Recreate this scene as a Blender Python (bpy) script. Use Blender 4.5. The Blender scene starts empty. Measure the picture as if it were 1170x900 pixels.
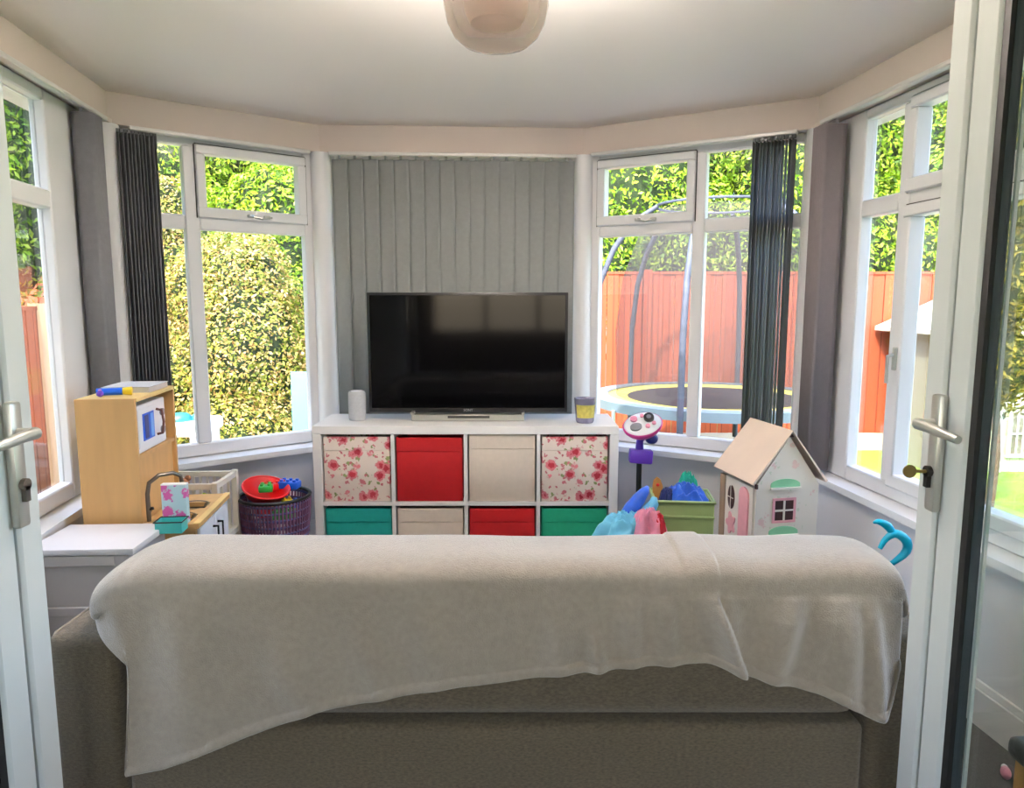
import bpy, bmesh, math, random
import numpy as np
from mathutils import Vector, Matrix, noise
random.seed(7)
R = math.radians
C = bpy.context.scene.collection
GROUND = -0.30

# ------------------------------------------------------------------ materials
def new_mat(name):
    m = bpy.data.materials.new(name); m.use_nodes = True
    nt = m.node_tree
    for n in list(nt.nodes): nt.nodes.remove(n)
    out = nt.nodes.new('ShaderNodeOutputMaterial')
    return m, nt, out

def srgb(r, g, b):
    f = lambda c: (c/255/12.92) if c/255 <= .04045 else ((c/255+.055)/1.055)**2.4
    return (f(r), f(g), f(b), 1)

def mat(name, col, rough=.5, metal=0, var=.06, scale=8, bump=0, bscale=60, spec=.5, transl=0, stretch=None, sheen=0, emit=0):
    m, nt, out = new_mat(name)
    c = srgb(*col)
    b = nt.nodes.new('ShaderNodeBsdfPrincipled')
    tc = nt.nodes.new('ShaderNodeTexCoord')
    mp = nt.nodes.new('ShaderNodeMapping')
    if stretch: mp.inputs['Scale'].default_value = stretch
    nt.links.new(tc.outputs['Object'], mp.inputs['Vector'])
    nz = nt.nodes.new('ShaderNodeTexNoise'); nz.inputs['Scale'].default_value = scale; nz.inputs['Detail'].default_value = 4
    nt.links.new(mp.outputs['Vector'], nz.inputs['Vector'])
    cr = nt.nodes.new('ShaderNodeValToRGB')
    cr.color_ramp.elements[0].position = .3; cr.color_ramp.elements[1].position = .7
    cr.color_ramp.elements[0].color = tuple(max(0, x*(1-var)) for x in c[:3])+(1,)
    cr.color_ramp.elements[1].color = tuple(min(1, x*(1+var)) for x in c[:3])+(1,)
    nt.links.new(nz.outputs['Fac'], cr.inputs['Fac'])
    nt.links.new(cr.outputs['Color'], b.inputs['Base Color'])
    b.inputs['Roughness'].default_value = rough; b.inputs['Metallic'].default_value = metal
    b.inputs['Specular IOR Level'].default_value = spec
    if sheen:
        b.inputs['Sheen Weight'].default_value = sheen
    if emit:
        b.inputs['Emission Color'].default_value = c; b.inputs['Emission Strength'].default_value = emit
    if bump:
        n2 = nt.nodes.new('ShaderNodeTexNoise'); n2.inputs['Scale'].default_value = bscale; n2.inputs['Detail'].default_value = 3
        nt.links.new(mp.outputs['Vector'], n2.inputs['Vector'])
        bp = nt.nodes.new('ShaderNodeBump'); bp.inputs['Strength'].default_value = bump; bp.inputs['Distance'].default_value = .01
        nt.links.new(n2.outputs['Fac'], bp.inputs['Height']); nt.links.new(bp.outputs['Normal'], b.inputs['Normal'])
    last = b.outputs[0]
    if transl:
        t = nt.nodes.new('ShaderNodeBsdfTranslucent'); nt.links.new(cr.outputs['Color'], t.inputs['Color'])
        mx = nt.nodes.new('ShaderNodeMixShader'); mx.inputs[0].default_value = transl
        nt.links.new(last, mx.inputs[1]); nt.links.new(t.outputs[0], mx.inputs[2]); last = mx.outputs[0]
    nt.links.new(last, out.inputs[0])
    return m

def glass_mat(name, tint=(1, 1, 1), refl=.05, rough=0.0):
    m, nt, out = new_mat(name)
    t = nt.nodes.new('ShaderNodeBsdfTransparent'); t.inputs[0].default_value = (*tint, 1)
    g = nt.nodes.new('ShaderNodeBsdfGlossy'); g.inputs['Roughness'].default_value = rough
    lw = nt.nodes.new('ShaderNodeLayerWeight'); lw.inputs['Blend'].default_value = .25
    mr = nt.nodes.new('ShaderNodeMapRange')
    mr.inputs['To Min'].default_value = refl*.4; mr.inputs['To Max'].default_value = refl*5
    nt.links.new(lw.outputs['Fresnel'], mr.inputs['Value'])
    mx = nt.nodes.new('ShaderNodeMixShader')
    nt.links.new(mr.outputs[0], mx.inputs[0]); nt.links.new(t.outputs[0], mx.inputs[1]); nt.links.new(g.outputs[0], mx.inputs[2])
    nt.links.new(mx.outputs[0], out.inputs[0])
    return m

def veil_mat(name, col, opacity, rough=.9, scale=200):
    """a see-through woven or hazy plastic surface"""
    m, nt, out = new_mat(name)
    t = nt.nodes.new('ShaderNodeBsdfTransparent')
    d = nt.nodes.new('ShaderNodeBsdfPrincipled'); d.inputs['Base Color'].default_value = srgb(*col); d.inputs['Roughness'].default_value = rough
    tc = nt.nodes.new('ShaderNodeTexCoord'); nz = nt.nodes.new('ShaderNodeTexNoise'); nz.inputs['Scale'].default_value = scale
    nt.links.new(tc.outputs['Object'], nz.inputs['Vector'])
    mr = nt.nodes.new('ShaderNodeMapRange'); mr.inputs['To Min'].default_value = opacity*.85; mr.inputs['To Max'].default_value = min(1, opacity*1.15)
    nt.links.new(nz.outputs['Fac'], mr.inputs['Value'])
    mx = nt.nodes.new('ShaderNodeMixShader')
    nt.links.new(mr.outputs[0], mx.inputs[0]); nt.links.new(t.outputs[0], mx.inputs[1]); nt.links.new(d.outputs[0], mx.inputs[2])
    nt.links.new(mx.outputs[0], out.inputs[0])
    return m

def leaf_mat(name, cols, transl=.35):
    m, nt, out = new_mat(name)
    g = nt.nodes.new('ShaderNodeNewGeometry')
    cr = nt.nodes.new('ShaderNodeValToRGB')
    els = cr.color_ramp.elements
    while len(els) < len(cols): els.new(.5)
    for i, c in enumerate(cols):
        els[i].position = i/(len(cols)-1); els[i].color = srgb(*c)
    nt.links.new(g.outputs['Random Per Island'], cr.inputs['Fac'])
    d = nt.nodes.new('ShaderNodeBsdfPrincipled'); d.inputs['Roughness'].default_value = .55; d.inputs['Specular IOR Level'].default_value = .3
    t = nt.nodes.new('ShaderNodeBsdfTranslucent')
    nt.links.new(cr.outputs[0], d.inputs['Base Color']); nt.links.new(cr.outputs[0], t.inputs['Color'])
    mx = nt.nodes.new('ShaderNodeMixShader'); mx.inputs[0].default_value = transl
    nt.links.new(d.outputs[0], mx.inputs[1]); nt.links.new(t.outputs[0], mx.inputs[2])
    nt.links.new(mx.outputs[0], out.inputs[0])
    return m

def plank_mat(name, c1, c2, width, axis='X', gap=.06, rough=.7, z_too=None):
    """boards side by side along an axis, each its own tone, dark gap between them"""
    m, nt, out = new_mat(name)
    tc = nt.nodes.new('ShaderNodeTexCoord'); sp = nt.nodes.new('ShaderNodeSeparateXYZ')
    nt.links.new(tc.outputs['Object'], sp.inputs[0])
    dv = nt.nodes.new('ShaderNodeMath'); dv.operation = 'DIVIDE'; dv.inputs[1].default_value = width
    nt.links.new(sp.outputs[axis], dv.inputs[0])
    fr = nt.nodes.new('ShaderNodeMath'); fr.operation = 'FRACT'; nt.links.new(dv.outputs[0], fr.inputs[0])
    fl = nt.nodes.new('ShaderNodeMath'); fl.operation = 'FLOOR'; nt.links.new(dv.outputs[0], fl.inputs[0])
    wn = nt.nodes.new('ShaderNodeTexWhiteNoise'); wn.noise_dimensions = '1D'; nt.links.new(fl.outputs[0], wn.inputs['W'])
    nz = nt.nodes.new('ShaderNodeTexNoise'); nz.inputs['Scale'].default_value = 6
    mp = nt.nodes.new('ShaderNodeMapping')
    mp.inputs['Scale'].default_value = (6, 6, .6) if axis != 'Z' else (.6, .6, 6)
    nt.links.new(tc.outputs['Object'], mp.inputs[0]); nt.links.new(mp.outputs[0], nz.inputs['Vector'])
    ad = nt.nodes.new('ShaderNodeMath'); ad.operation = 'MULTIPLY_ADD'; ad.inputs[1].default_value = .5
    nt.links.new(wn.outputs['Value'], ad.inputs[0]); 
    hf = nt.nodes.new('ShaderNodeMath'); hf.operation = 'MULTIPLY'; hf.inputs[1].default_value = .5
    nt.links.new(nz.outputs['Fac'], hf.inputs[0]); nt.links.new(hf.outputs[0], ad.inputs[2])
    mx = nt.nodes.new('ShaderNodeMix'); mx.data_type = 'RGBA'
    mx.inputs['A'].default_value = srgb(*c1); mx.inputs['B'].default_value = srgb(*c2)
    nt.links.new(ad.outputs[0], mx.inputs['Factor'])
    lt = nt.nodes.new('ShaderNodeMath'); lt.operation = 'LESS_THAN'; lt.inputs[1].default_value = gap
    nt.links.new(fr.outputs[0], lt.inputs[0])
    m2 = nt.nodes.new('ShaderNodeMix'); m2.data_type = 'RGBA'
    nt.links.new(lt.outputs[0], m2.inputs['Factor']); nt.links.new(mx.outputs['Result'], m2.inputs['A'])
    m2.inputs['B'].default_value = tuple(.45*x for x in srgb(*c1)[:3])+(1,)
    b = nt.nodes.new('ShaderNodeBsdfPrincipled'); b.inputs['Roughness'].default_value = rough
    nt.links.new(m2.outputs['Result'], b.inputs['Base Color']); nt.links.new(b.outputs[0], out.inputs[0])
    return m

def print_mat(name, base, spots, scale, rough=.8):
    """printed cloth / card: blots of colour (flower heads and leaves) on a plain base. spots: (colour, radius, seed offset, scale factor)"""
    m, nt, out = new_mat(name)
    tc = nt.nodes.new('ShaderNodeTexCoord')
    prev = None
    nz = nt.nodes.new('ShaderNodeTexNoise'); nz.inputs['Scale'].default_value = scale*4; nz.inputs['Detail'].default_value = 3
    nt.links.new(tc.outputs['Object'], nz.inputs['Vector'])
    rgb = nt.nodes.new('ShaderNodeRGB'); rgb.outputs[0].default_value = srgb(*base); prev = rgb.outputs[0]
    for col, rad, off, sf in spots:
        mp = nt.nodes.new('ShaderNodeMapping'); mp.inputs['Location'].default_value = (off, off*1.7, off*.6); mp.inputs['Scale'].default_value = (1, .001, 1)
        nt.links.new(tc.outputs['Object'], mp.inputs[0])
        ad = nt.nodes.new('ShaderNodeVectorMath'); ad.operation = 'MULTIPLY_ADD'; ad.inputs[1].default_value = (.035,)*3
        nt.links.new(nz.outputs['Color'], ad.inputs[0]); nt.links.new(mp.outputs[0], ad.inputs[2])
        vo = nt.nodes.new('ShaderNodeTexVoronoi'); vo.inputs['Scale'].default_value = scale*sf; vo.inputs['Randomness'].default_value = .8
        nt.links.new(ad.outputs[0], vo.inputs['Vector'])
        lt = nt.nodes.new('ShaderNodeMapRange'); lt.inputs['From Min'].default_value = rad*1.1; lt.inputs['From Max'].default_value = rad*.9
        nt.links.new(vo.outputs['Distance'], lt.inputs['Value'])
        mx = nt.nodes.new('ShaderNodeMix'); mx.data_type = 'RGBA'; mx.inputs['B'].default_value = srgb(*col)
        nt.links.new(lt.outputs[0], mx.inputs['Factor']); nt.links.new(prev, mx.inputs['A'])
        prev = mx.outputs['Result']
    b = nt.nodes.new('ShaderNodeBsdfPrincipled'); b.inputs['Roughness'].default_value = rough
    nt.links.new(prev, b.inputs['Base Color']); nt.links.new(b.outputs[0], out.inputs[0])
    return m

M = {}
M['upvc'] = mat('white_upvc', (232, 231, 233), .35, var=.015, scale=3)
M['upvc_door'] = mat('white_upvc_door', (212, 216, 214), .35, var=.02, scale=3)
M['wall'] = mat('white_wall_paint', (222, 219, 222), .8, var=.02, scale=2, bump=.05, bscale=90)
M['ceil'] = mat('ceiling_paint', (248, 238, 231), .85, var=.02, scale=1.2, bump=.04, bscale=50)
M['fascia'] = mat('fascia_paint', (206, 193, 184), .7, var=.015, scale=2)
M['house_wall'] = mat('house_room_paint', (190, 180, 165), .85, var=.03, scale=1)
M['sill'] = mat('white_sill_board', (240, 240, 242), .3, var=.01, scale=2)
M['carpet'] = mat('dark_grey_carpet', (72, 72, 74), .95, var=.25, scale=120, bump=.6, bscale=300)
M['gasket'] = mat('black_rubber_gasket', (14, 14, 16), .6, var=.1)
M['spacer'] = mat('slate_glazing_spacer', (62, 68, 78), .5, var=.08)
M['glass'] = glass_mat('window_glass')
M['door_glass'] = glass_mat('door_glass', (.93, .97, .95), .05)
M['steel'] = mat('brushed_silver_handle', (186, 186, 180), .35, .6, var=.04, scale=30)
M['brass'] = mat('brass_key', (150, 130, 80), .35, .8, var=.05)
M['dark'] = mat('dark_metal', (30, 28, 28), .4, .3, var=.1)
M['blind'] = mat('grey_blind_fabric', (146, 150, 149), .9, var=.035, scale=40, bump=.15, bscale=260, transl=.14)
M['blind_dark'] = mat('charcoal_blind_fabric', (112, 113, 117), .9, var=.06, scale=40, bump=.15, bscale=260, transl=.05)
M['blind_mauve'] = mat('mauve_grey_blind_fabric', (128, 120, 123), .9, var=.03, scale=40, bump=.15, bscale=260, transl=.08)
M['sofa'] = mat('brown_grey_sofa_weave', (106, 94, 76), .95, var=.30, scale=110, bump=.5, bscale=350, stretch=(1, 1, 2.2), sheen=.2)
M['piping'] = mat('sofa_piping', (150, 142, 128), .9, var=.05)
M['blanket'] = mat('grey_fleece', (158, 147, 134), .95, var=.07, scale=70, bump=.35, bscale=330, sheen=.6)
M['unit'] = mat('white_shelf_laminate', (236, 232, 230), .4, var=.01, scale=3)
M['box_red'] = mat('red_box_fabric', (172, 8, 16), .75, var=.05, scale=40, bump=.1, bscale=300)
M['box_teal'] = mat('teal_box_fabric', (0, 140, 134), .75, var=.05, scale=40, bump=.1, bscale=300)
M['box_green'] = mat('green_box_fabric', (10, 145, 112), .75, var=.05, scale=40, bump=.1, bscale=300)
M['box_white'] = mat('cream_box_fabric', (222, 206, 190), .8, var=.03, scale=40, bump=.1, bscale=300)
M['box_flower'] = print_mat('rose_print_fabric', (232, 216, 204),
    [((138, 152, 92), .24, 3.3, 1.5), ((206, 116, 124), .24, 7.9, 1.8), ((214, 120, 128), .38, 1.1, .9), ((176, 36, 54), .22, 1.1, .9)], 16)
M['box_flower_seam'] = M['box_flower']
M['screen'] = mat('tv_black_screen', (5, 5, 7), .07, var=.05, spec=.16)
M['tv_body'] = mat('tv_black_plastic', (14, 14, 16), .35, var=.05)
M['tv_silver'] = mat('tv_silver_stand', (150, 148, 142), .35, .7, var=.04)
M['white_print'] = mat('pale_printed_lettering', (170, 172, 176), .5, var=.01)
M['speaker'] = mat('pale_grey_speaker_cloth', (176, 178, 182), .8, var=.05, scale=80)
M['candle_glass'] = mat('mauve_candle_jar', (120, 118, 142), .2, var=.05)
M['candle_label'] = mat('yellow_candle_label', (196, 184, 92), .6, var=.2, scale=60)
M['candle_wax'] = mat('candle_wax', (205, 200, 212), .5, var=.03)
M['birch'] = mat('birch_plywood', (208, 164, 106), .45, var=.08, scale=5, stretch=(4, 4, .5))
M['birch2'] = mat('birch_edge', (226, 196, 130), .5, var=.08, scale=12)
M['chrome'] = mat('grey_tap_metal', (120, 112, 104), .3, .8, var=.05)
M['white_pl'] = mat('white_plastic', (236, 236, 240), .35, var=.02)
M['blue_pl'] = mat('blue_plastic', (20, 96, 216), .35, var=.05)
M['blue_dark'] = mat('dark_blue_plastic', (30, 40, 120), .35, var=.08)
M['blue_light'] = mat('light_blue_screen', (96, 160, 240), .3, var=.05)
M['yellow_pl'] = mat('yellow_plastic', (230, 200, 40), .35, var=.05)
M['purple_pl'] = mat('purple_plastic', (92, 52, 176), .35, var=.05)
M['magenta_pl'] = mat('magenta_plastic', (206, 60, 140), .35, var=.05)
M['pink_pl'] = mat('pink_plastic', (236, 150, 176), .4, var=.05)
M['red_pl'] = mat('red_plastic', (216, 14, 22), .35, var=.05)
M['green_pl'] = mat('green_plastic', (30, 150, 60), .35, var=.05)
M['teal_pl'] = mat('teal_plastic', (70, 190, 186), .3, var=.05)
M['grey_pl'] = mat('grey_plastic', (120, 120, 126), .4, var=.05)
M['cyan_pl'] = mat('cyan_plastic', (0, 172, 206), .3, var=.08, scale=20)
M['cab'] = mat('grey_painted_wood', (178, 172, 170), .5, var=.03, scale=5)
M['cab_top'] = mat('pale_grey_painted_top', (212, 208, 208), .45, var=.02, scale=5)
M['cot'] = mat('white_painted_wood', (228, 222, 212), .5, var=.03)
M['card'] = print_mat('pale_blue_card_with_pink_patches', (178, 208, 214), [((206, 90, 160), .36, 2.4, 1.0), ((190, 80, 170), .16, 5.1, 1.6)], 17, .6)
M['plush_brown'] = mat('brown_plush', (176, 120, 88), .95, var=.15, scale=60, bump=.5, bscale=200)
M['plush_red'] = mat('red_plush', (196, 60, 50), .95, var=.15, scale=60, bump=.5, bscale=200)
M['plush_green'] = mat('olive_plush', (140, 165, 60), .95, var=.15, scale=60, bump=.5, bscale=200)
M['plush_cream'] = mat('cream_plush', (226, 210, 190), .95, var=.15, scale=60, bump=.5, bscale=200)
M['basket'] = mat('dark_plum_basket_strip', (104, 66, 96), .6, var=.35, scale=9)
M['basket_b'] = mat('navy_basket_strip', (66, 72, 120), .6, var=.3, scale=9)
M['crate'] = mat('sage_green_crate', (160, 184, 122), .5, var=.05, scale=10)
M['cloth_blue'] = mat('royal_blue_satin', (18, 92, 214), .4, var=.25, scale=12, sheen=.3)
M['cloth_cyan'] = mat('sky_blue_satin', (110, 196, 232), .45, var=.12, scale=12)
M['cloth_pink'] = mat('pink_satin', (236, 150, 178), .5, var=.15, scale=12)
M['cloth_red'] = mat('red_satin', (206, 36, 56), .5, var=.1, scale=12)
M['dh_wall'] = mat('dolls_house_cream_wall', (228, 218, 206), .6, var=.03, scale=14)
M['dh_print'] = print_mat('dolls_house_rose_print', (228, 218, 206), [((224, 190, 182), .27, 4.4, 1.0), ((206, 206, 184), .16, 9.0, 1.7)], 16, .6)
M['dh_roof'] = mat('dolls_house_roof_board', (222, 200, 184), .55, var=.04, scale=6)
M['dh_pink'] = mat('dolls_house_pink', (224, 158, 166), .55, var=.05, scale=30)
M['dh_green'] = mat('dolls_house_mint', (132, 196, 152), .55, var=.03)
M['dh_brown'] = mat('dolls_house_raw_edge', (146, 122, 100), .7, var=.1, stretch=(8, 8, .6))
M['dh_dark'] = mat('dolls_house_inside', (66, 36, 34), .8, var=.1)
M['leather'] = mat('dark_leather', (36, 40, 42), .35, var=.08, bump=.1, bscale=90)
M['oak'] = mat('oak_wood', (196, 140, 74), .5, var=.1, scale=6, stretch=(5, 5, .6))
M['lamp_glass'] = None
M['fence'] = plank_mat('orange_stained_fence_boards', (136, 54, 26), (174, 80, 42), .125)
M['fence_y'] = plank_mat('brown_fence_boards', (120, 70, 50), (146, 94, 70), .125)
M['post'] = mat('pale_timber_post', (224, 190, 150), .7, var=.12, scale=8, stretch=(6, 6, .6))
M['gravel'] = mat('fence_gravel_board', (180, 170, 160), .9, var=.08)
M['lawn'] = mat('short_lawn', (112, 142, 46), .95, var=.22, scale=18, bump=.5, bscale=120)
M['soil'] = mat('garden_soil', (96, 80, 62), .95, var=.2, scale=14, bump=.5, bscale=60)
M['patio'] = mat('beige_patio_slabs', (206, 194, 178), .85, var=.08, scale=4, bump=.1, bscale=40)
M['bark'] = mat('tree_bark', (98, 80, 62), .9, var=.2, scale=20, bump=.6, bscale=30)
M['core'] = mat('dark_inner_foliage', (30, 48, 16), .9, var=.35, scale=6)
M['leaf_a'] = leaf_mat('laurel_leaves', [(50, 78, 18), (90, 128, 20), (126, 162, 24), (158, 186, 34), (194, 208, 96)])
M['leaf_b'] = leaf_mat('spotted_shrub_leaves', [(72, 92, 32), (128, 142, 48), (172, 172, 74), (200, 156, 100), (222, 210, 146)])
M['leaf_c'] = leaf_mat('conifer_sprays', [(40, 52, 18), (86, 90, 26), (132, 120, 36), (160, 144, 52)])
M['tramp_pole'] = mat('trampoline_foam_sleeve', (66, 72, 86), .7, var=.25, scale=14)
M['tramp_steel'] = mat('galvanised_tube', (190, 196, 200), .3, .7, var=.05)
M['tramp_pad'] = mat('pale_blue_trampoline_pad', (104, 122, 132), .5, var=.06)
M['tramp_pad2'] = mat('yellow_trampoline_edge', (214, 200, 90), .5, var=.08)
M['tramp_mat'] = mat('black_jumping_mat', (34, 34, 40), .7, var=.1)
M['net'] = veil_mat('trampoline_net_weave', (60, 57, 58), .42)
M['play_wood'] = plank_mat('playhouse_sage_boards', (184, 186, 160), (204, 204, 180), .1)
M['play_white'] = mat('playhouse_white_trim', (244, 242, 236), .6, var=.02)
M['play_roof'] = mat('playhouse_felt_roof', (176, 178, 160), .8, var=.08)
M['play_pane'] = mat('playhouse_window_shade', (108, 104, 92), .4, var=.2, scale=12)
M['play_green'] = mat('playhouse_green_ledge', (120, 150, 108), .6, var=.05)
M['panel_blue'] = mat('pale_turquoise_panel', (96, 190, 200), .4, var=.02)
M['teal_toy'] = mat('teal_water_toy', (44, 124, 132), .35, var=.08)
M['aluminium'] = mat('anodised_track', (206, 204, 200), .4, .2, var=.03)

def lampglass():
    m, nt, out = new_mat('pale_smoked_lamp_glass')
    t = nt.nodes.new('ShaderNodeBsdfTransparent'); t.inputs[0].default_value = (.90, .87, .85, 1)
    b = nt.nodes.new('ShaderNodeBsdfPrincipled'); b.inputs['Base Color'].default_value = srgb(205, 196, 190); b.inputs['Roughness'].default_value = .12
    lw = nt.nodes.new('ShaderNodeLayerWeight'); lw.inputs['Blend'].default_value = .35
    mr = nt.nodes.new('ShaderNodeMapRange'); mr.inputs['To Min'].default_value = .16; mr.inputs['To Max'].default_value = .75
    nt.links.new(lw.outputs['Facing'], mr.inputs['Value'])
    mx = nt.nodes.new('ShaderNodeMixShader'); nt.links.new(mr.outputs[0], mx.inputs[0])
    nt.links.new(t.outputs[0], mx.inputs[1]); nt.links.new(b.outputs[0], mx.inputs[2]); nt.links.new(mx.outputs[0], out.inputs[0])
    return m
M['lamp_glass'] = lampglass()

# ------------------------------------------------------------------ mesh building
class MB:
    def __init__(s): s.bm = bmesh.new()
    def _add(s, verts, faces):
        vs = [s.bm.verts.new(v) for v in verts]
        fs = []
        for f in faces:
            try: fs.append(s.bm.faces.new([vs[i] for i in f]))
            except ValueError: pass
        return vs, fs
    def box(s, x0, x1, y0, y1, z0, z1, bev=0, seg=2, mtx=None):
        v = [(x, y, z) for z in (z0, z1) for y in (y0, y1) for x in (x0, x1)]
        if mtx: v = [mtx @ Vector(p) for p in v]
        vs, fs = s._add(v, [(0, 2, 3, 1), (4, 5, 7, 6), (0, 1, 5, 4), (2, 6, 7, 3), (0, 4, 6, 2), (1, 3, 7, 5)])
        if bev:
            es = list({e for f in fs for e in f.edges})
            bmesh.ops.bevel(s.bm, geom=es, offset=bev, segments=seg, profile=.5, affect='EDGES')
        return s
    def prism(s, pts, z0, z1, mtx=None):
        """polygon in XY extruded in Z"""
        n = len(pts)
        v = [(p[0], p[1], z0) for p in pts]+[(p[0], p[1], z1) for p in pts]
        if mtx: v = [mtx @ Vector(p) for p in v]
        s._add(v, [tuple(range(n-1, -1, -1)), tuple(range(n, 2*n))]+[(i, (i+1) % n, n+(i+1) % n, n+i) for i in range(n)])
        return s
    def prism_y(s, pts, y0, y1):
        """polygon in XZ extruded in Y"""
        n = len(pts)
        v = [(p[0], y0, p[1]) for p in pts]+[(p[0], y1, p[1]) for p in pts]
        s._add(v, [tuple(range(n)), tuple(range(2*n-1, n-1, -1))]+[(i, n+i, n+(i+1) % n, (i+1) % n) for i in range(n)])
        return s
    def tube(s, pts, r, seg=8, cap=True):
        pts = [Vector(p) for p in pts]
        rs = r if isinstance(r, (list, tuple)) else [r]*len(pts)
        rings = []
        up = None
        for i, p in enumerate(pts):
            if i == 0: d = pts[1]-pts[0]
            elif i == len(pts)-1: d = pts[-1]-pts[-2]
            else: d = (pts[i+1]-pts[i]).normalized()+(pts[i]-pts[i-1]).normalized()
            d.normalize()
            if up is None:
                up = Vector((0, 0, 1)) if abs(d.z) < .9 else Vector((1, 0, 0))
            a = d.cross(up)
            if a.length < 1e-4: a = d.cross(Vector((0, 1, 0)))
            a.normalize(); b = d.cross(a).normalized(); up = a.cross(d)
            rings.append([s.bm.verts.new(p+a*math.cos(2*math.pi*k/seg)*rs[i]+b*math.sin(2*math.pi*k/seg)*rs[i]) for k in range(seg)])
        for i in range(len(rings)-1):
            for k in range(seg):
                s.bm.faces.new([rings[i][k], rings[i][(k+1) % seg], rings[i+1][(k+1) % seg], rings[i+1][k]])
        if cap:
            s.bm.faces.new(rings[0][::-1]); s.bm.faces.new(rings[-1])
        return s
    def lathe(s, prof, seg=32, c=(0, 0, 0), closed=False, mtx=None, oval=1):
        rings = []
        for r, z in prof:
            if r < 1e-5:
                p = Vector((c[0], c[1], c[2]+z)); p = mtx @ p if mtx else p
                rings.append([s.bm.verts.new(p)])
            else:
                rr = []
                for k in range(seg):
                    p = Vector((c[0]+r*math.cos(2*math.pi*k/seg), c[1]+oval*r*math.sin(2*math.pi*k/seg), c[2]+z))
                    if mtx: p = mtx @ p
                    rr.append(s.bm.verts.new(p))
                rings.append(rr)
        for i in range(len(rings)-1):
            a, b = rings[i], rings[i+1]
            for k in range(seg):
                k2 = (k+1) % seg
                if len(a) == 1 and len(b) == 1: continue
                if len(a) == 1: s.bm.faces.new([a[0], b[k2], b[k]])
                elif len(b) == 1: s.bm.faces.new([a[k], a[k2], b[0]])
                else: s.bm.faces.new([a[k], a[k2], b[k2], b[k]])
        return s
    def cyl(s, c, r, h, seg=24, mtx=None):
        return s.lathe([(0, 0), (r, 0), (r, h), (0, h)], seg, c, mtx=mtx)
    def ball(s, c, rx, ry, rz, seg=16, ring=10, lump=0, seed=0):
        vs = []
        m = Matrix.Translation(c)
        prof = [(math.sin(math.pi*i/ring), -math.cos(math.pi*i/ring)) for i in range(ring+1)]
        n0 = len(s.bm.verts)
        s.bm.verts.ensure_lookup_table()
        s.lathe(prof, seg)
        s.bm.verts.ensure_lookup_table()
        for v in list(s.bm.verts)[n0:]:
            co = v.co.copy()
            k = 1+lump*noise.noise(co*1.7+Vector((seed*3.1, seed, -seed))) if lump else 1
            v.co = Vector((co.x*rx*k+c[0], co.y*ry*k+c[1], co.z*rz*k+c[2]))
        return s
    def grid(s, rows):
        """rows: list of lists of points"""
        g = [[s.bm.verts.new(p) for p in r] for r in rows]
        for i in range(len(g)-1):
            for j in range(len(g[0])-1):
                s.bm.faces.new([g[i][j], g[i][j+1], g[i+1][j+1], g[i+1][j]])
        return s
    def build(s, name, m, parent=None, smooth=None, loc=None):
        bm = s.bm
        bmesh.ops.recalc_face_normals(bm, faces=bm.faces)
        if smooth is not None:
            for f in bm.faces: f.smooth = True
            for e in bm.edges:
                if len(e.link_faces) == 2 and e.calc_face_angle(0) > R(smooth): e.smooth = False
        me = bpy.data.meshes.new(name); bm.to_mesh(me); bm.free()
        me.materials.append(m)
        o = bpy.data.objects.new(name, me); C.objects.link(o)
        if parent: o.parent = parent
        if loc: o.location = loc
        return o

def thing(name, label, cat, loc=(0, 0, 0), rz=0, group=None):
    o = bpy.data.objects.new(name, None); C.objects.link(o)
    o.empty_display_size = .05
    o.location = loc; o.rotation_euler = (0, 0, rz)
    o['label'] = label; o['category'] = cat
    if group: o['group'] = group
    return o
def tag(o, label, cat, group=None, kind=None):
    o['label'] = label; o['category'] = cat
    if group: o['group'] = group
    if kind: o['kind'] = kind
    return o
def struct(o):
    o['kind'] = 'structure'; return o
def struct_empty(name, loc=(0, 0, 0), rz=0):
    o = bpy.data.objects.new(name, None); C.objects.link(o); o.empty_display_size = .05
    o.location = loc; o.rotation_euler = (0, 0, rz); o['kind'] = 'structure'
    return o
def solidify(o, t, off=0):
    md = o.modifiers.new('thickness', 'SOLIDIFY'); md.thickness = t; md.offset = off
def subsurf(o, n=1):
    md = o.modifiers.new('smooth', 'SUBSURF'); md.levels = n; md.render_levels = n

# ------------------------------------------------------------------ room plan (window plane)
PTS = [Vector((-1.423, .60)), Vector((-1.86, 3.40)), Vector((-1.05, 4.05)), Vector((.40, 4.13)), Vector((1.45, 3.50)), Vector((1.73, .60))]
SIDES = ['left', 'front_left', 'front', 'front_right', 'right']
def offset_poly(offs):
    """each wall line moved into the room by its own offset, meeting at mitres; ends cut at y=.60"""
    lines = []
    for i in range(5):
        a, b = PTS[i], PTS[i+1]; d = (b-a).normalized(); n = Vector((d.y, -d.x))
        lines.append((a+n*offs[i], d))
    def inter(l1, l2):
        p, d = l1; q, e = l2
        den = d.x*e.y-d.y*e.x
        t = ((q.x-p.x)*e.y-(q.y-p.y)*e.x)/den
        return p+d*t
    out = [inter(lines[0], (Vector((0, .60)), Vector((1, 0))))]
    for i in range(4): out.append(inter(lines[i], lines[i+1]))
    out.append(inter(lines[4], (Vector((0, .60)), Vector((1, 0)))))
    return out
def ring_piece(i, offin, offout, z0, z1, mb=None):
    A = offset_poly(offin); B = offset_poly(offout)
    mb = mb or MB()
    mb.prism([A[i], A[i+1], B[i+1], B[i]], z0, z1)
    return mb

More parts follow.
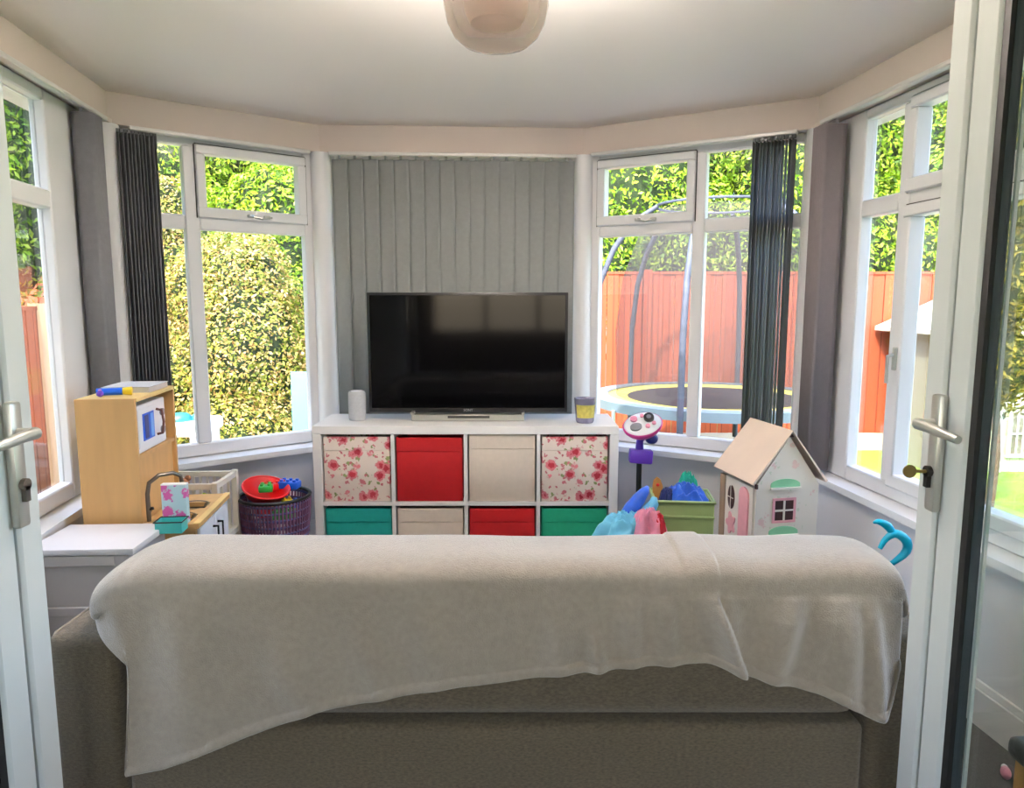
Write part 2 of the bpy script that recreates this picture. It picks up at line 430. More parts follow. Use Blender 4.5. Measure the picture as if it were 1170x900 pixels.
WIN = [.07]*5
for i, s in enumerate(SIDES):
    o = ring_piece(i, [.05]*5, [-.22]*5, GROUND, .548).build('wall_'+s, M['wall']); struct(o)
    mb = ring_piece(i, [.068]*5, [.0501]*5, 0, .12)
    ring_piece(i, [.060]*5, [.0501]*5, .12, .145, mb)
    o = mb.build('baseboard_'+s, M['unit']); struct(o)
SO = [.09, .13, .13, .13, .09]
for i, s in enumerate(SIDES):
    o = ring_piece(i, SO, [-.10]*5, .55, .578).build('trim_%d' % (i+1), M['sill']); struct(o)
for i, s in enumerate(SIDES):       # fascia band above the windows
    mb = ring_piece(i, [.02]*5, [-.22]*5, 2.165, 2.36)
    ring_piece(i, [.045]*5, [.0201]*5, 2.165, 2.185, mb)
    o = mb.build('trim_%d' % (i+6), M['fascia']); struct(o)

# floor
mb = MB(); fp = offset_poly([-.2]*5)
mb.prism([(p.x, p.y) for p in fp][::-1], -.06, 0)
struct(mb.build('floor', M['carpet']))
# ceiling: low hipped vault
base = offset_poly([-.05]*5)
samp = []
for i in range(5):
    n = 10
    for k in range(n): samp.append(base[i].lerp(base[i+1], k/n))
samp.append(base[5])
rows = []
for j in range(13):
    f = j/12
    h = 2.355+.30*(1-(1-f)**1.7)
    rows.append([Vector((p.x, p.y, 0)).lerp(Vector((-.10, min(p.y, 2.5), 0)), f)+Vector((0, 0, h)) for p in samp])
mb = MB(); mb.grid(rows); 
o = mb.build('ceiling', M['ceil'], smooth=60); solidify(o, .12, 1 if False else 0); struct(o)
# roof seen only from the garden
mb = MB()
for i in range(5): 
    a, b = offset_poly([-.35]*5)[i], offset_poly([-.35]*5)[i+1]
    ta, tb = Vector((-.1, min(a.y, 2.4), 2.95)), Vector((-.1, min(b.y, 2.4), 2.95))
    mb.grid([[(a.x, a.y, 2.36), (b.x, b.y, 2.36)], [ta, tb]])
o = mb.build('roof', mat('roof_tile', (90, 84, 80), .8, var=.15, scale=30)); solidify(o, .04); struct(o)

# ------------------------------------------------------------------ windows
def bar(mb, u0, u1, z0, z1, y0=0, y1=.055, bev=.006):
    mb.box(u0, u1, y0, y1, z0, z1, bev=bev, seg=1)
def window(idx, i, cells, u_end=None, jamb0=.05, jamb1=.05):
    """cells: list of (u0,u1,opener, casement) glazed bays along the wall from its left end"""
    a, b = PTS[i], PTS[i+1]; d = b-a; L = d.length
    w = struct_empty('window_%d' % idx, (a.x, a.y, 0), math.atan2(d.y, d.x))
    Z0, Z1, T0, T1 = .58, 2.165, 1.72, 1.79
    f = MB()
    first, last = cells[0][0], cells[-1][1]
    bar(f, .0, first, Z0, Z1); bar(f, last, L, Z0, Z1)
    bar(f, first, last, Z0, .645); bar(f, first, last, 2.12, Z1)
    for k, c in enumerate(cells):
        bar(f, c[0], c[1], T0, T1)
        if k: bar(f, cells[k-1][1], c[0], .645, 2.12)
    fr = f.build('window_frame', M['upvc'], w, smooth=40)
    for c in cells:
        u0, u1, op, cas = c
        for (z0, z1, o_) in ((T1, 2.12, op), (.645, T0, cas)):
            if o_:
                sm = MB(); t = .045; y0, y1 = -.018, .05; e = .012
                U0, U1, A0, A1 = u0-e, u1+e, z0-e, z1+e
                sm.box(U0, U1, y0, y1, A0, A0+t+.008, bev=.006, seg=1); sm.box(U0, U1, y0, y1, A1-t, A1, bev=.006, seg=1)
                sm.box(U0, U0+t, y0, y1, A0+t, A1-t, bev=.006, seg=1); sm.box(U1-t, U1, y0, y1, A0+t, A1-t, bev=.006, seg=1)
                s_ = sm.build('sash', M['upvc'], w, smooth=40)
                gk = MB()
                for q in ((U0-.005, U0-.0005, A0, A1), (U1+.0005, U1+.005, A0, A1), (U0, U1, A1+.0005, A1+.005)):
                    gk.box(q[0], q[1], -.004, .0, q[2], q[3])
                gk.build('gasket', M['gasket'], s_)
                hm = MB(); uc = (U0+U1)/2
                if z0 > 1.5:
                    hm.box(uc-.045, uc-.012, y0-.012, y0, A0+.016, A0+.032, bev=.003, seg=1)
                    hm.tube([(uc-.028, y0-.012, A0+.024), (uc-.02, y0-.034, A0+.018), (uc+.02, y0-.038, A0+.010), (uc+.075, y0-.03, A0+.020)], [.007, .007, .006, .005])
                    hm.box(uc+.04, uc+.075, y0-.01, y0, A0+.014, A0+.03, bev=.003, seg=1)
                else:
                    hm.box(U0+.012, U0+.032, y0-.012, y0, 1.1, 1.19, bev=.003, seg=1)
                    hm.tube([(U0+.022, y0-.012, 1.16), (U0+.022, y0-.035, 1.155), (U0+.022, y0-.035, 1.05)], .007)
                hm.build('handle', M['steel'], s_)
                g0, g1, b0, b1 = U0+t, U1-t, A0+t, A1-t
            else:
                g0, g1, b0, b1 = u0, u1, z0, z1
            MB().box(g0, g1, .032, .038, b0, b1).build('glass_pane', M['glass'], w)
    return w
L = [(PTS[i+1]-PTS[i]).length for i in range(5)]
# left wall: u measured from the near end
def uofy(i, y):
    a, b = PTS[i], PTS[i+1]; return L[i]*(y-a.y)/(b.y-a.y)
window(1, 0, [(.10, .62, False, False), (.69, 1.20, False, False), (1.27, uofy(0, 2.47), True, True), (uofy(0, 2.54), uofy(0, 2.83), False, False), ])
window(2, 1, [(.07, L[1]-.71, False, False), (L[1]-.64, L[1]-.10, True, False)])
window(3, 2, [(.08, .47, False, False), (.53, .93, False, False), (.99, L[2]-.08, False, False)])
window(4, 3, [(.10, .625, True, False), (.69, L[3]-.07, False, False)])
window(5, 4, [(uofy(4, 3.13), uofy(4, 2.88), False, False), (uofy(4, 2.81), uofy(4, 1.98), True, True), (uofy(4, 1.91), uofy(4, 1.50), False, False), (uofy(4, 1.43), uofy(4, .72), False, False)])
# corner posts between the window frames
for k, i in enumerate((1, 2, 3, 4)):
    p = PTS[i]; c = Vector((-.1, 2.2)); q = p+(c-p).normalized()*.012
    mb = MB(); mb.lathe([(0, .578), (.055, .578), (.055, 2.165), (0, 2.165)], 12, (q.x, q.y, 0))
    qo = p-(c-p).normalized()*.05
    mb.lathe([(0, .579), (.075, .579), (.075, 2.165), (0, 2.165)], 8, (qo.x, qo.y, 0))
    struct(mb.build('trim_%d' % (11+k), M['upvc'], smooth=50))

# ------------------------------------------------------------------ vertical blinds
def slat(x, y, z0, z1, w, ang, curve=.006):
    """one hanging fabric strip, local coords, turned by ang"""
    mb = MB(); n = 5; c, s_ = math.cos(ang), math.sin(ang)
    rows = []
    for z in (z0, z1):
        r = []
        for k in range(n+1):
            t = (k/n-.5)*w; d = curve*(1-(2*k/n-1)**2)
            r.append((x+c*t-s_*d, y+s_*t+c*d, z))
        rows.append(r)
    mb.grid(rows)
    mb.box(x-.006, x+.006, y-.006, y+.006, z1, z1+.018)
    return mb
def blind(name, label, i, track, slats, m, z0=.60, depth=-.055):
    a, b = PTS[i], PTS[i+1]; d = b-a
    t = thing(name, label, 'blind', (a.x, a.y, 0), math.atan2(d.y, d.x))
    h = MB(); h.box(track[0], track[1], depth-.018, depth+.018, 2.145, 2.1645, bev=.004, seg=1)
    h.build('head_rail', M['aluminium'], t)
    for (u, ang, w, dy) in slats:
        o = slat(u, depth+dy, z0, 2.128, w, ang).build('slat', m, t, smooth=60); solidify(o, .0015)
    return t
s15 = []
n = 16; W0, W1 = .075, L[2]-.065
for k in range(n):
    u = W0+(k+.5)*(W1-W0)/n
    ang = R(-17)+R(random.uniform(-3, 3)) if k < 10 else R(-12)+R(random.uniform(-2, 2))
    if k == 1: ang = R(-20)
    s15.append((u, ang, .092, random.uniform(-.003, .003)))
blind('vertical_blind', 'closed grey vertical blind behind the television', 2, (.06, L[2]-.05), s15, M['blind'])
st = [(L[3]-.285+.0165*k, R(90)+R(random.uniform(-5, 5)), .080, random.uniform(-.004, .004)) for k in range(12)]
blind('vertical_blind', 'charcoal vertical blind bunched edge-on, right of the television, behind the dolls house roof', 3, (.08, L[3]-.09), st, M['blind_dark'], z0=.62, depth=-.065)
st = [(.045+.0155*k, R(90)+R(random.uniform(-5, 5)), .075, random.uniform(-.004, .004)) for k in range(11)]
blind('vertical_blind', 'charcoal vertical blind bunched edge-on behind the wooden toy kitchen, left of the shrub window', 1, (.09, L[1]-.08), st, M['blind_dark'], z0=.62, depth=-.050)
st = [(uofy(4, 3.22)-.012*k, R(92)+R(random.uniform(-2, 2)), .104, 0) for k in range(9)]
blind('vertical_blind', 'flat mauve-grey vertical blind drawn back on the right side wall', 4, (.17, uofy(4, .75)), st, M['blind_mauve'], z0=.60, depth=-.082)
st = [(uofy(0, 3.02)+.012*k, R(86)+R(random.uniform(-2, 2)), .085, 0) for k in range(9)]
blind('vertical_blind', 'flat grey vertical blind drawn back on the left side wall, above the toy kitchen', 0, (.12, L[0]-.16), st, M['blind_dark'], z0=.60, depth=-.058)

# ------------------------------------------------------------------ house room behind the camera
def sbox(name, m, *a): return struct(MB().box(*a).build(name, m))
mb = MB(); mb.box(-7.5, -.98, .30, .58, GROUND, 4.9); mb.box(.92, 7.5, .30, .58, GROUND, 4.9); mb.box(-.98, .92, .30, .58, 2.14, 4.9)  # unseen house wall, widened and raised to shade the conservatory from the sun
struct(mb.build('wall_house', M['house_wall']))
mb = MB(); mb.box(-2.8, -2.6, -4.2, .30, GROUND, 4.6); struct(mb.build('wall_house_left', M['house_wall']))
mb = MB(); mb.box(2.6, 2.8, -4.2, .30, GROUND, 4.6); struct(mb.build('wall_house_right', M['house_wall']))
mb = MB(); mb.box(-2.8, -1.3, -4.4, -4.2, GROUND, 4.6); mb.box(1.3, 2.8, -4.4, -4.2, GROUND, 4.6)
mb.box(-1.3, 1.3, -4.4, -4.2, GROUND, .85); mb.box(-1.3, 1.3, -4.4, -4.2, 2.15, 4.6)
struct(mb.build('wall_back', M['house_wall']))
mb = MB(); mb.box(-2.6, 2.6, -4.2, .30, -.06, 0); mb.box(-.98, .92, .30, .60, -.06, 0); struct(mb.build('floor_house', M['carpet']))
mb = MB(); mb.box(-2.6, 2.6, -4.2, .30, 2.45, 2.55); struct(mb.build('ceiling_house', M['ceil']))
w = struct_empty('window_6', (0, -4.3, 0))
mb = MB()
for x in (-1.27, -.42, .42, 1.27): mb.box(x-.035, x+.035, -.04, .04, .85, 2.15)
for z in (.88, 1.7, 2.12): mb.box(-1.3, 1.3, -.035, .035, z-.03, z+.03)
mb.build('window_frame', M['upvc'], w); MB().box(-1.27, 1.27, -.003, .003, .86, 2.14).build('glass_pane', M['glass'], w)

# ------------------------------------------------------------------ french doors standing open
def leaf(idx, side, x, yh, yf):
    """side +1: right leaf. x = face towards the opening, hinge at yh, free edge at yf"""
    d = struct_empty('door_%d' % idx, (x, yh, 0))
    s_ = side; T = .045; Ln = yf-yh
    X = lambda a, b: (min(a*s_, b*s_), max(a*s_, b*s_))
    fl = .062; st_ = .072
    mb = MB()
    def bx(a, b, y0, y1, z0, z1, bev=.006):
        q = X(a, b); mb.box(q[0], q[1], y0, y1, z0, z1, bev=bev, seg=1)
    bx(.004, T, Ln-fl-st_+.003, Ln-fl-.0035, .03, 2.08); bx(.004, T, 0, .11, .03, 2.08)
    bx(T-.007, T-.001, Ln-fl-st_-.020, Ln-fl-st_-.0145, .19, 1.98, 0); bx(.004, T, .11, Ln-fl-st_, .03, .19); bx(.004, T, .11, Ln-fl-st_, 1.98, 2.08)
    mb.build('door_frame', M['upvc_door'], d, smooth=40)
    mb = MB(); q = X(.0, T); mb.box(q[0], q[1], Ln-fl, Ln, .03, 2.08, bev=.006, seg=1)
    mb.build('meeting_stile', M['upvc_door'], d, smooth=40)
    mb = MB(); q = X(.012, T-.01); mb.box(q[0], q[1], Ln-fl-.004, Ln-fl+.001, .04, 2.07); 
    q = X(.010, .019); q3 = X(.0192, T-.008)
    mb.box(q[0], q[1], Ln-fl-st_-.014, Ln-fl-st_+.003, .19, 1.98); mb.box(q[0], q[1], .11, .122, .19, 1.98)
    mb.build('gasket', M['gasket'], d)
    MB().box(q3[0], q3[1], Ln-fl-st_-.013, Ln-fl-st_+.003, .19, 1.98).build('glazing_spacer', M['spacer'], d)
    q = X(.018, .026)
    MB().box(q[0], q[1], .122, Ln-fl-st_-.014, .19, 1.98).build('glass_pane', M['door_glass'], d)
    # handle set
    yc = Ln-.062; 
    mb = MB(); q = X(-.014, .004); mb.box(q[0], q[1], yc-.015, yc+.015, .975, 1.198, bev=.006, seg=2)
    pl = mb.build('handle_plate', M['steel'], d, smooth=40)
    mb = MB(); h = 1.142
    mb.tube([(-.012*s_, yc, h), (-.04*s_, yc, h)], .010, 10)
    mb.tube([(-.040*s_, yc+.006, h), (-.042*s_, yc-.03, h), (-.041*s_, yc-.075, h-.004), (-.038*s_, yc-.115, h-.008)], [.011, .010, .009, .007], 10)
    mb.build('lever', M['steel'], d, smooth=50)
    mb = MB(); mb.tube([(-.013*s_, yc, 1.052), (-.022*s_, yc, 1.052)], .011, 12); mb.box(*X(-.022, -.013), yc-.006, yc+.006, 1.022, 1.05)
    mb.build('lock_cylinder', M['dark'] if s_ > 0 else M['chrome'], d)
    if s_ > 0:
        mb = MB(); mb.tube([(-.02, yc, 1.052), (-.042, yc, 1.052)], .0035, 8)
        mb.lathe([(0, -.0018), (.0125, -.0018), (.0125, .0018), (0, .0018)], 16, mtx=Matrix.Translation((-.052, yc, 1.052)) @ Matrix.Rotation(R(90), 4, 'X'))
        k = mb.build('key', M['brass'], d)
    return d
leaf(1, -1, -.868, .58, 1.285)
leaf(2, 1, .80, .58, 1.382)

# ------------------------------------------------------------------ ceiling light
t = thing('ceiling_light', 'round pale smoked-glass ceiling light with an inner shade', 'light', (-.046, 2.20, 0))
prof = [(0, 2.100), (.06, 2.102), (.095, 2.112), (.122, 2.135), (.140, 2.17), (.150, 2.215), (.150, 2.25), (.135, 2.30), (.10, 2.34), (.05, 2.36)]
o = MB().lathe(prof, 48).build('glass_shade', M['lamp_glass'], t, smooth=70); solidify(o, .004)
o = MB().lathe([(0, 2.165), (.075, 2.165), (.092, 2.20), (.098, 2.28), (.07, 2.33)], 40).build('inner_shade', mat('frosted_inner_glass', (226, 216, 208), .3, var=.02, transl=.3), t, smooth=60)
MB().lathe([(0, 2.34), (.055, 2.34), (.055, 2.37), (.03, 2.39), (.03, 2.50), (.06, 2.52), (.06, 2.56), (0, 2.56)], 24).build('ceiling_mount', M['aluminium'], t, smooth=40)

# ------------------------------------------------------------------ cube unit and boxes
UX, UY, UD = -.965, 3.41, .39
t = thing('cube_shelving_unit', 'white cube shelving unit, four cubes wide, holding fabric boxes under the television', 'shelving unit', (UX, UY, 0))
Wd = 1.48
mb = MB(); mb.box(0, Wd, 0, UD, .73, .77, bev=.002, seg=1); mb.box(0, Wd, 0, UD, 0, .04, bev=.002, seg=1)
mb.box(0, .042, 0, UD, .04, .73, bev=.002, seg=1); mb.box(Wd-.042, Wd, 0, UD, .04, .73, bev=.002, seg=1)
mb.build('carcass', M['unit'], t)
cw = (Wd-.084-3*.018)/4
MB().box(.042, Wd-.042, .002, UD, .376, .394).build('shelf', M['unit'], t)
for k in range(3):
    x = .042+(k+1)*cw+k*.018
    mb = MB(); mb.box(x, x+.018, .002, UD, .04, .376); mb.box(x, x+.018, .002, UD, .394, .73); mb.build('divider', M['unit'], t)
MB().box(.042, Wd-.042, UD-.006, UD-.001, .04, .73).build('back_panel', M['unit'], t)
names = [('box_flower', 'rose-print cream fabric box, top left cube of the white unit', .394), ('box_red', 'bright red fabric box in the top row, below the television\'s left half', .394),
         ('box_white', 'plain cream fabric box in the top row, right of the upper red box', .394), ('box_flower', 'rose-print cream fabric box, top right cube of the white unit', .394),
         ('box_teal', 'teal fabric box, bottom left cube under a rose-print box', .04), ('box_white', 'plain cream fabric box in the bottom row, below the upper red box', .04),
         ('box_red', 'bright red fabric box in the bottom row, below the plain cream box', .04), ('box_green', 'green fabric box, bottom right cube of the white unit', .04)]
for k, (mn, lab, z) in enumerate(names):
    c = k % 4; x = UX+.042+c*(cw+.018)+cw/2
    b = thing('fabric_box', lab, 'box', (x, UY+.012, z+.001), 0, 'fabric boxes in the cube unit')
    hw = cw/2-.007; H = .322 if mn == 'box_flower' else .318
    if mn == 'box_white' and c == 2: H = .330
    mb = MB()
    mb.box(-hw, hw, 0, .012, 0, H, bev=.004, seg=2); mb.box(-hw, hw, .34, .352, 0, H-.002)
    mb.box(-hw, -hw+.008, .012, .34, 0, H-.002); mb.box(hw-.008, hw, .012, .34, 0, H-.002); mb.box(-hw+.008, hw-.008, .012, .34, .0, .008)
    mb.build('box_body', M[mn], b, smooth=40)
    mb = MB()      # stitched band along the top of the front
    mb.box(-hw+.002, hw-.002, -.003, .0005, H-.068, H-.004, bev=.0015, seg=1); mb.build('top_band', M[mn], b, smooth=40)

# ------------------------------------------------------------------ television
t = thing('television', 'black flat-screen television on a silver stand, on the white cube unit', 'television', (-.222, 3.60, .771))
mb = MB(); mb.box(-.502, .502, .0, .035, .038, .640, bev=.004, seg=2); mb.box(-.30, .30, .035, .07, .12, .48, bev=.01, seg=2)
mb.build('casing', M['tv_body'], t, smooth=40)
MB().box(-.488, .488, -.0012, .0, .060, .626).build('screen', M['screen'], t)
mb = MB(); mb.box(-.283, .283, -.05, .02, .0, .034, bev=.003, seg=1); mb.box(-.285, -.270, -.05, .045, .034, .046); mb.box(.270, .285, -.05, .045, .034, .046)
mb.build('stand', M['tv_silver'], t, smooth=40)
mb = MB(); mb.box(-.10, .11, -.053, -.050, .016, .028); mb.build('stand_slot', M['tv_body'], t)
cu = bpy.data.curves.new('t', 'FONT'); cu.body = 'SONY'; cu.size = .018; cu.align_x = 'CENTER'; cu.extrude = .0004
to = bpy.data.objects.new('t', cu); C.objects.link(to)
me = bpy.data.meshes.new_from_object(to.evaluated_get(bpy.context.evaluated_depsgraph_get())); bpy.data.objects.remove(to)
me.materials.append(M['white_print'])
lo = bpy.data.objects.new('brand_lettering', me); C.objects.link(lo); lo.parent = t; lo.rotation_euler = (R(90), 0, 0); lo.location = (.0, -.002, .0435)

t = thing('smart_speaker', 'pale grey cylindrical speaker on the left end of the white unit', 'speaker', (-.785, 3.60, .771))
MB().lathe([(0, 0), (.040, 0), (.043, .006), (.043, .138), (.038, .146), (0, .146)], 32).build('speaker_body', M['speaker'], t, smooth=50)
MB().lathe([(0, .1462), (.030, .1462), (.028, .149), (0, .149)], 32).build('control_disc', M['white_pl'], t, smooth=50)
t = thing('scented_candle', 'mauve candle jar with a yellow label on the right end of the white unit', 'candle', (.362, 3.52, .771))
MB().lathe([(0, 0), (.040, 0), (.045, .01), (.054, .122), (.050, .122), (.044, .10), (0, .10)], 32).build('jar', M['candle_glass'], t, smooth=50)
MB().lathe([(0, .101), (.043, .101), (.043, .104), (0, .104)], 24).build('wax', M['candle_wax'], t)
mb = MB(); rows = []
for z in (.028, .092):
    r = .0462+(z-.01)*.08+.0012
    rows.append([(r*math.sin(a), -r*math.cos(a), z) for a in np.linspace(-1.0, 1.0, 14)])
mb.grid(rows); mb.build('label', M['candle_label'], t, smooth=60)

# ------------------------------------------------------------------ sofa
t = thing('sofa', 'brown-grey fabric sofa seen from behind, under the grey fleece blanket', 'sofa', (0, 1.50, 0))
bx = lambda *a, **k: MB().box(*a, **k)
mb = bx(-.868, .792, .012, .225, .43, .785, bev=.045, seg=4); mb.build('backrest', M['sofa'], t, smooth=50)
mb = bx(-.868, .792, .0, .58, .07, .427, bev=.016, seg=3); mb.build('base', M['sofa'], t, smooth=50)
for s_, x0, x1 in ((-1, -1.035, -.874), (1, .798, .955)):
    a = bx(x0, x1, .0, .62, .07, .635, bev=.024, seg=3).build('armrest', M['sofa'], t, smooth=50)
    e = x0+.012 if s_ < 0 else x1-.012
    MB().tube([(e, .006, .09), (e, .006, .615), (e, .03, .632), (e, .58, .632)], .004, 6).build('piping', M['piping'], a, smooth=60)
for x in (-.45, .38):
    bx(x-.408, x+.408, .235, .62, .43, .565, bev=.04, seg=4).build('seat_cushion', M['sofa'], t, smooth=50)
for x in (-.98, .90):
    for y in (.05, .54): MB().lathe([(0, 0), (.018, 0), (.024, .07), (0, .07)], 12, (x, y, 0)).build('foot', M['dark'], t)

# blanket
edge = [(-.868, .313), (-.779, .334), (-.649, .391), (-.55, .433), (-.452, .47), (-.298, .501), (-.125, .531), (.029, .552), (.22, .572), (.315, .582), (.41, .586), (.458, .578), (.507, .558), (.613, .531), (.72, .501), (.77, .47), (.809, .464), (.826, .50), (.846, .60), (.86, .65)]
def zbot(x):
    for a, b in zip(edge, edge[1:]):
        if a[0] <= x <= b[0]: return a[1]+(b[1]-a[1])*(x-a[0])/(b[0]-a[0])
    return edge[0][1] if x < edge[0][0] else edge[-1][1]
def lerp_tab(tab, z):
    tab = sorted(tab)
    if z <= tab[0][0]: return tab[0][1]
    for a, b in zip(tab, tab[1:]):
        if a[0] <= z <= b[0]: return a[1]+(b[1]-a[1])*(z-a[0])/(b[0]-a[0])
    return tab[-1][1]
leftx = [(.31, -.868), (.42, -.853), (.50, -.838), (.56, -.822), (.62, -.828), (.75, -.842), (.84, -.845)]
def wr(x, z):
    k = max(0, min(1, (.80-z)/.2))
    d = 0
    xl = .405+.10*(.82-z)/.26                      # big overlapping fold
    q = x-xl
    if -.06 < q < 0: d -= .036*((q+.06)/.06)**1.3
    elif 0 <= q < .006: d -= .036*(1-q/.006)+.004
    elif q >= .006: d -= .004
    q2 = x-(.39-.0*(.82-z)); 
    if -.03 < q2 < .0 and z > .6: d -= .008*(q2+.03)/.03*((z-.6)/.22)
    for (x0, sl, wd, am, zc, zw) in ((.60, -.42, .030, .016, .66, .17), (.72, .10, .036, .020, .60, .20), (.775, .20, .018, .014, .58, .2), (.26, .05, .022, .010, .66, .1), (.33, .22, .022, .009, .66, .12),
                                     (.10, .12, .03, .008, .62, .08), (.17, .30, .018, .011, .60, .06), (.68, -.25, .02, .008, .70, .12), (-.35, .6, .03, .006, .56, .09), (-.55, .8, .04, .006, .52, .10), (-.2, .4, .03, .005, .62, .12), (-.72, .05, .05, .007, .55, .2), (.47, .15, .02, .008, .7, .12)):
        xx = x-(x0+sl*(.7-z)*.5)
        d -= 1.9*am*math.exp(-(xx/wd)**2)*math.exp(-((z-zc)/zw)**2)
    d += .006*noise.noise(Vector((x*5, z*3, 1.3)))*k+.003*noise.noise(Vector((x*15, z*9, 4.3)))*k
    return d
rows = []
NC = 330
cols = [('f', k/9) for k in range(9, 0, -1)]+[('m', k/NC) for k in range(NC+1)]+[('r', k/6) for k in range(1, 7)]
ND = 40
for kind, a in cols:
    pts = []
    for side in range(15):       # over the crest, from the seat side
        f = side/14
        th = f*math.pi
        c_ = math.cos(th); y = 1.6135+.1265*math.copysign(abs(c_)**.62, c_); z = .735+.068*max(0, math.sin(th))**.6
        pts.append([y, z])
    pts = [[1.742, .65], [1.741, .69]]+pts
    row = []
    if kind == 'm':
        x = -.868+1.712*a
        zb = zbot(x)
        for y, z in pts:
            lx = lerp_tab(leftx, z); xx = lx+(x+.868)/1.712*(.844-lx)
            cr = .006*noise.noise(Vector((x*6, y*5, 0)))
            edge_drop = .012*(max(0, abs(x-(-.012))-.80)/.056)**2
            row.append((xx, y-(.02*max(0, math.sin((x-.36)*40)) if .36 < x < .4385 else 0)*0, z+cr-edge_drop+(.006 if .37 < x < .44 else 0)))
        for k in range(1, ND+1):
            z = .735-edge_drop+(zb-.735+edge_drop)*k/ND
            lx = lerp_tab(leftx, z); xx = lx+(x+.868)/1.712*(.844-lx)
            hem = -.008 if (z-zb) < .018 else 0
            yy = 1.487+wr(xx, z)*min(1, (.765-z)/.08)+hem
            yy -= .012*math.exp(-((x-.81)/.03)**2)*min(1, (.80-z)/.2)
            row.append((xx, min(yy, 1.492), z))
    elif kind == 'f':
        for y, z in pts:
            row.append((-.845-.085*a, y+.02*a**3, z-.012-.020*a-.03*a*a))
        for k in range(1, ND+1):
            zb = .555+.105*a
            f = k/ND; z0_ = .735-.012-.020*a-.03*a*a; z = z0_+(zb-z0_)*f
            lx = lerp_tab(leftx, z)
            row.append((lx-(.085+.03*f)*a, 1.487+.02*a**3+.06*a**3*f-.006*math.sin(a*6+f*3)*a, z))
    else:
        zb = .52+.12*a
        for y, z in pts: row.append((.846+.016*a, y, z-.012-.03*a-.02*a*a))
        for k in range(1, ND+1):
            f = k/ND; z0_ = .735-.012-.03*a-.02*a*a
            z = z0_+(zb-z0_)*f
            row.append((.846+.018*a+.005*math.sin(f*5+a*3)*a, 1.487+.10*a, z))
    rows.append(row)
# narrow the resting part so both ends of the grid stay on the backrest
mb = MB(); mb.grid(rows)
o = mb.build('blanket', M['blanket'], smooth=180)
solidify(o, .009, 0); subsurf(o, 1)
tag(o, 'pale grey fleece blanket draped over the back of the sofa', 'blanket')

# ------------------------------------------------------------------ small grey cabinet
t = thing('cabinet', 'small grey painted cabinet with a panelled front, in front of the toy kitchen', 'cabinet', (-1.575, 2.225, 0), R(3))
cw_, cd = .34, .27
mb = MB(); mb.box(.008, cw_-.008, .014, cd, .05, .550); mb.build('carcass', M['cab'], t)
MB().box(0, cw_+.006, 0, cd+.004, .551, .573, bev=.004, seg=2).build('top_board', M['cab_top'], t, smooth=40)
mb = MB()
for x0, x1, z0, z1 in ((.008, .055, .03, .549), (cw_-.055, cw_-.008, .03, .549), (.055, cw_-.055, .515, .549), (.055, cw_-.055, .345, .375), (.055, cw_-.055, .03, .09)):
    mb.box(x0, x1, 0.002, .016, z0, z1, bev=.002, seg=1)
mb.build('face_frame', M['cab'], t)
for z0, z1 in ((.375, .515), (.09, .345)):
    MB().box(.056, cw_-.056, .010, .0135, z0+.001, z1-.001).build('panel', M['cab'], t)
for x in (.03, cw_-.03):
    for y in (.035, cd-.03): MB().box(x-.02, x+.02, y-.02, y+.02, 0, .05).build('foot', M['cab'], t)

# ------------------------------------------------------------------ toy kitchen
t = thing('toy_kitchen', 'birch wood toy kitchen with white microwave, tap and sink against the left window', 'toy kitchen', (-1.36, 2.56, 0), R(7))
# local: x = out of the wall (+x front), y = along the wall away from camera
UH = 1.02
mb = MB()
mb.box(-.205, .0, 0, .014, 0, UH, bev=.001, seg=1)          # near side panel
mb.build('side_panel', M['birch'], t)
mb = MB(); mb.box(-.205, .0, .400, .414, 0, UH, bev=.001, seg=1); mb.build('side_panel', M['birch'], t)
MB().box(-.205, .003, .0141, .3999, UH-.014, UH, bev=.001, seg=1).build('top_board', M['birch2'], t)
MB().box(-.205, -.004, .0141, .3999, .79, .804).build('shelf', M['birch'], t)
MB().box(-.03, -.016, .0141, .3999, .535, .7899).build('splash_panel', M['birch'], t)
MB().box(-.205, -.197, .0141, .3999, .804, UH-.0141).build('back_panel', M['birch'], t)
# counter
mb = MB()
yA, yB = -.03, .40
for x0, x1, y0, y1 in ((.0005, .045, yA, yB), (.165, .205, yA, yB), (.045, .165, yA, .02), (.045, .165, .105, .185), (.045, .165, .27, yB)):
    mb.box(x0, x1, y0, y1, .538, .556)
mb.build('worktop', M['birch'], t)
MB().box(.185, .209, yA, yB, .5562, .560, bev=.001, seg=1).build('worktop_edge', M['birch2'], t)
for yy in (.0625, .2275):
    o = MB().lathe([(0, .500), (.034, .502), (.048, .516), (.056, .552), (.063, .559), (.066, .559)], 24, (.105, yy, 0)).build('sink_bowl', M['chrome'], t, smooth=60)
mb = MB(); mb.box(.014, .19, yA+.012, yA+.026, 0, .537); mb.box(.014, .19, yB-.026, yB-.012, 0, .537); mb.box(.0, .19, yA+.026, yB-.026, .04, .054)
mb.build('base_sides', M['birch'], t)
for k, (y0, y1) in enumerate(((yA+.028, .184), (.188, yB-.028))):
    d_ = MB().box(.19, .202, y0, y1, .06, .53, bev=.002, seg=1).build('door', M['white_pl'], t)
    MB().tube([(.203, y1-.03 if k == 0 else y0+.03, .42), (.222, y1-.03 if k == 0 else y0+.03, .42), (.222, y1-.03 if k == 0 else y0+.03, .49), (.203, y1-.03 if k == 0 else y0+.03, .49)], .005).build('handle', M['dark'], d_)
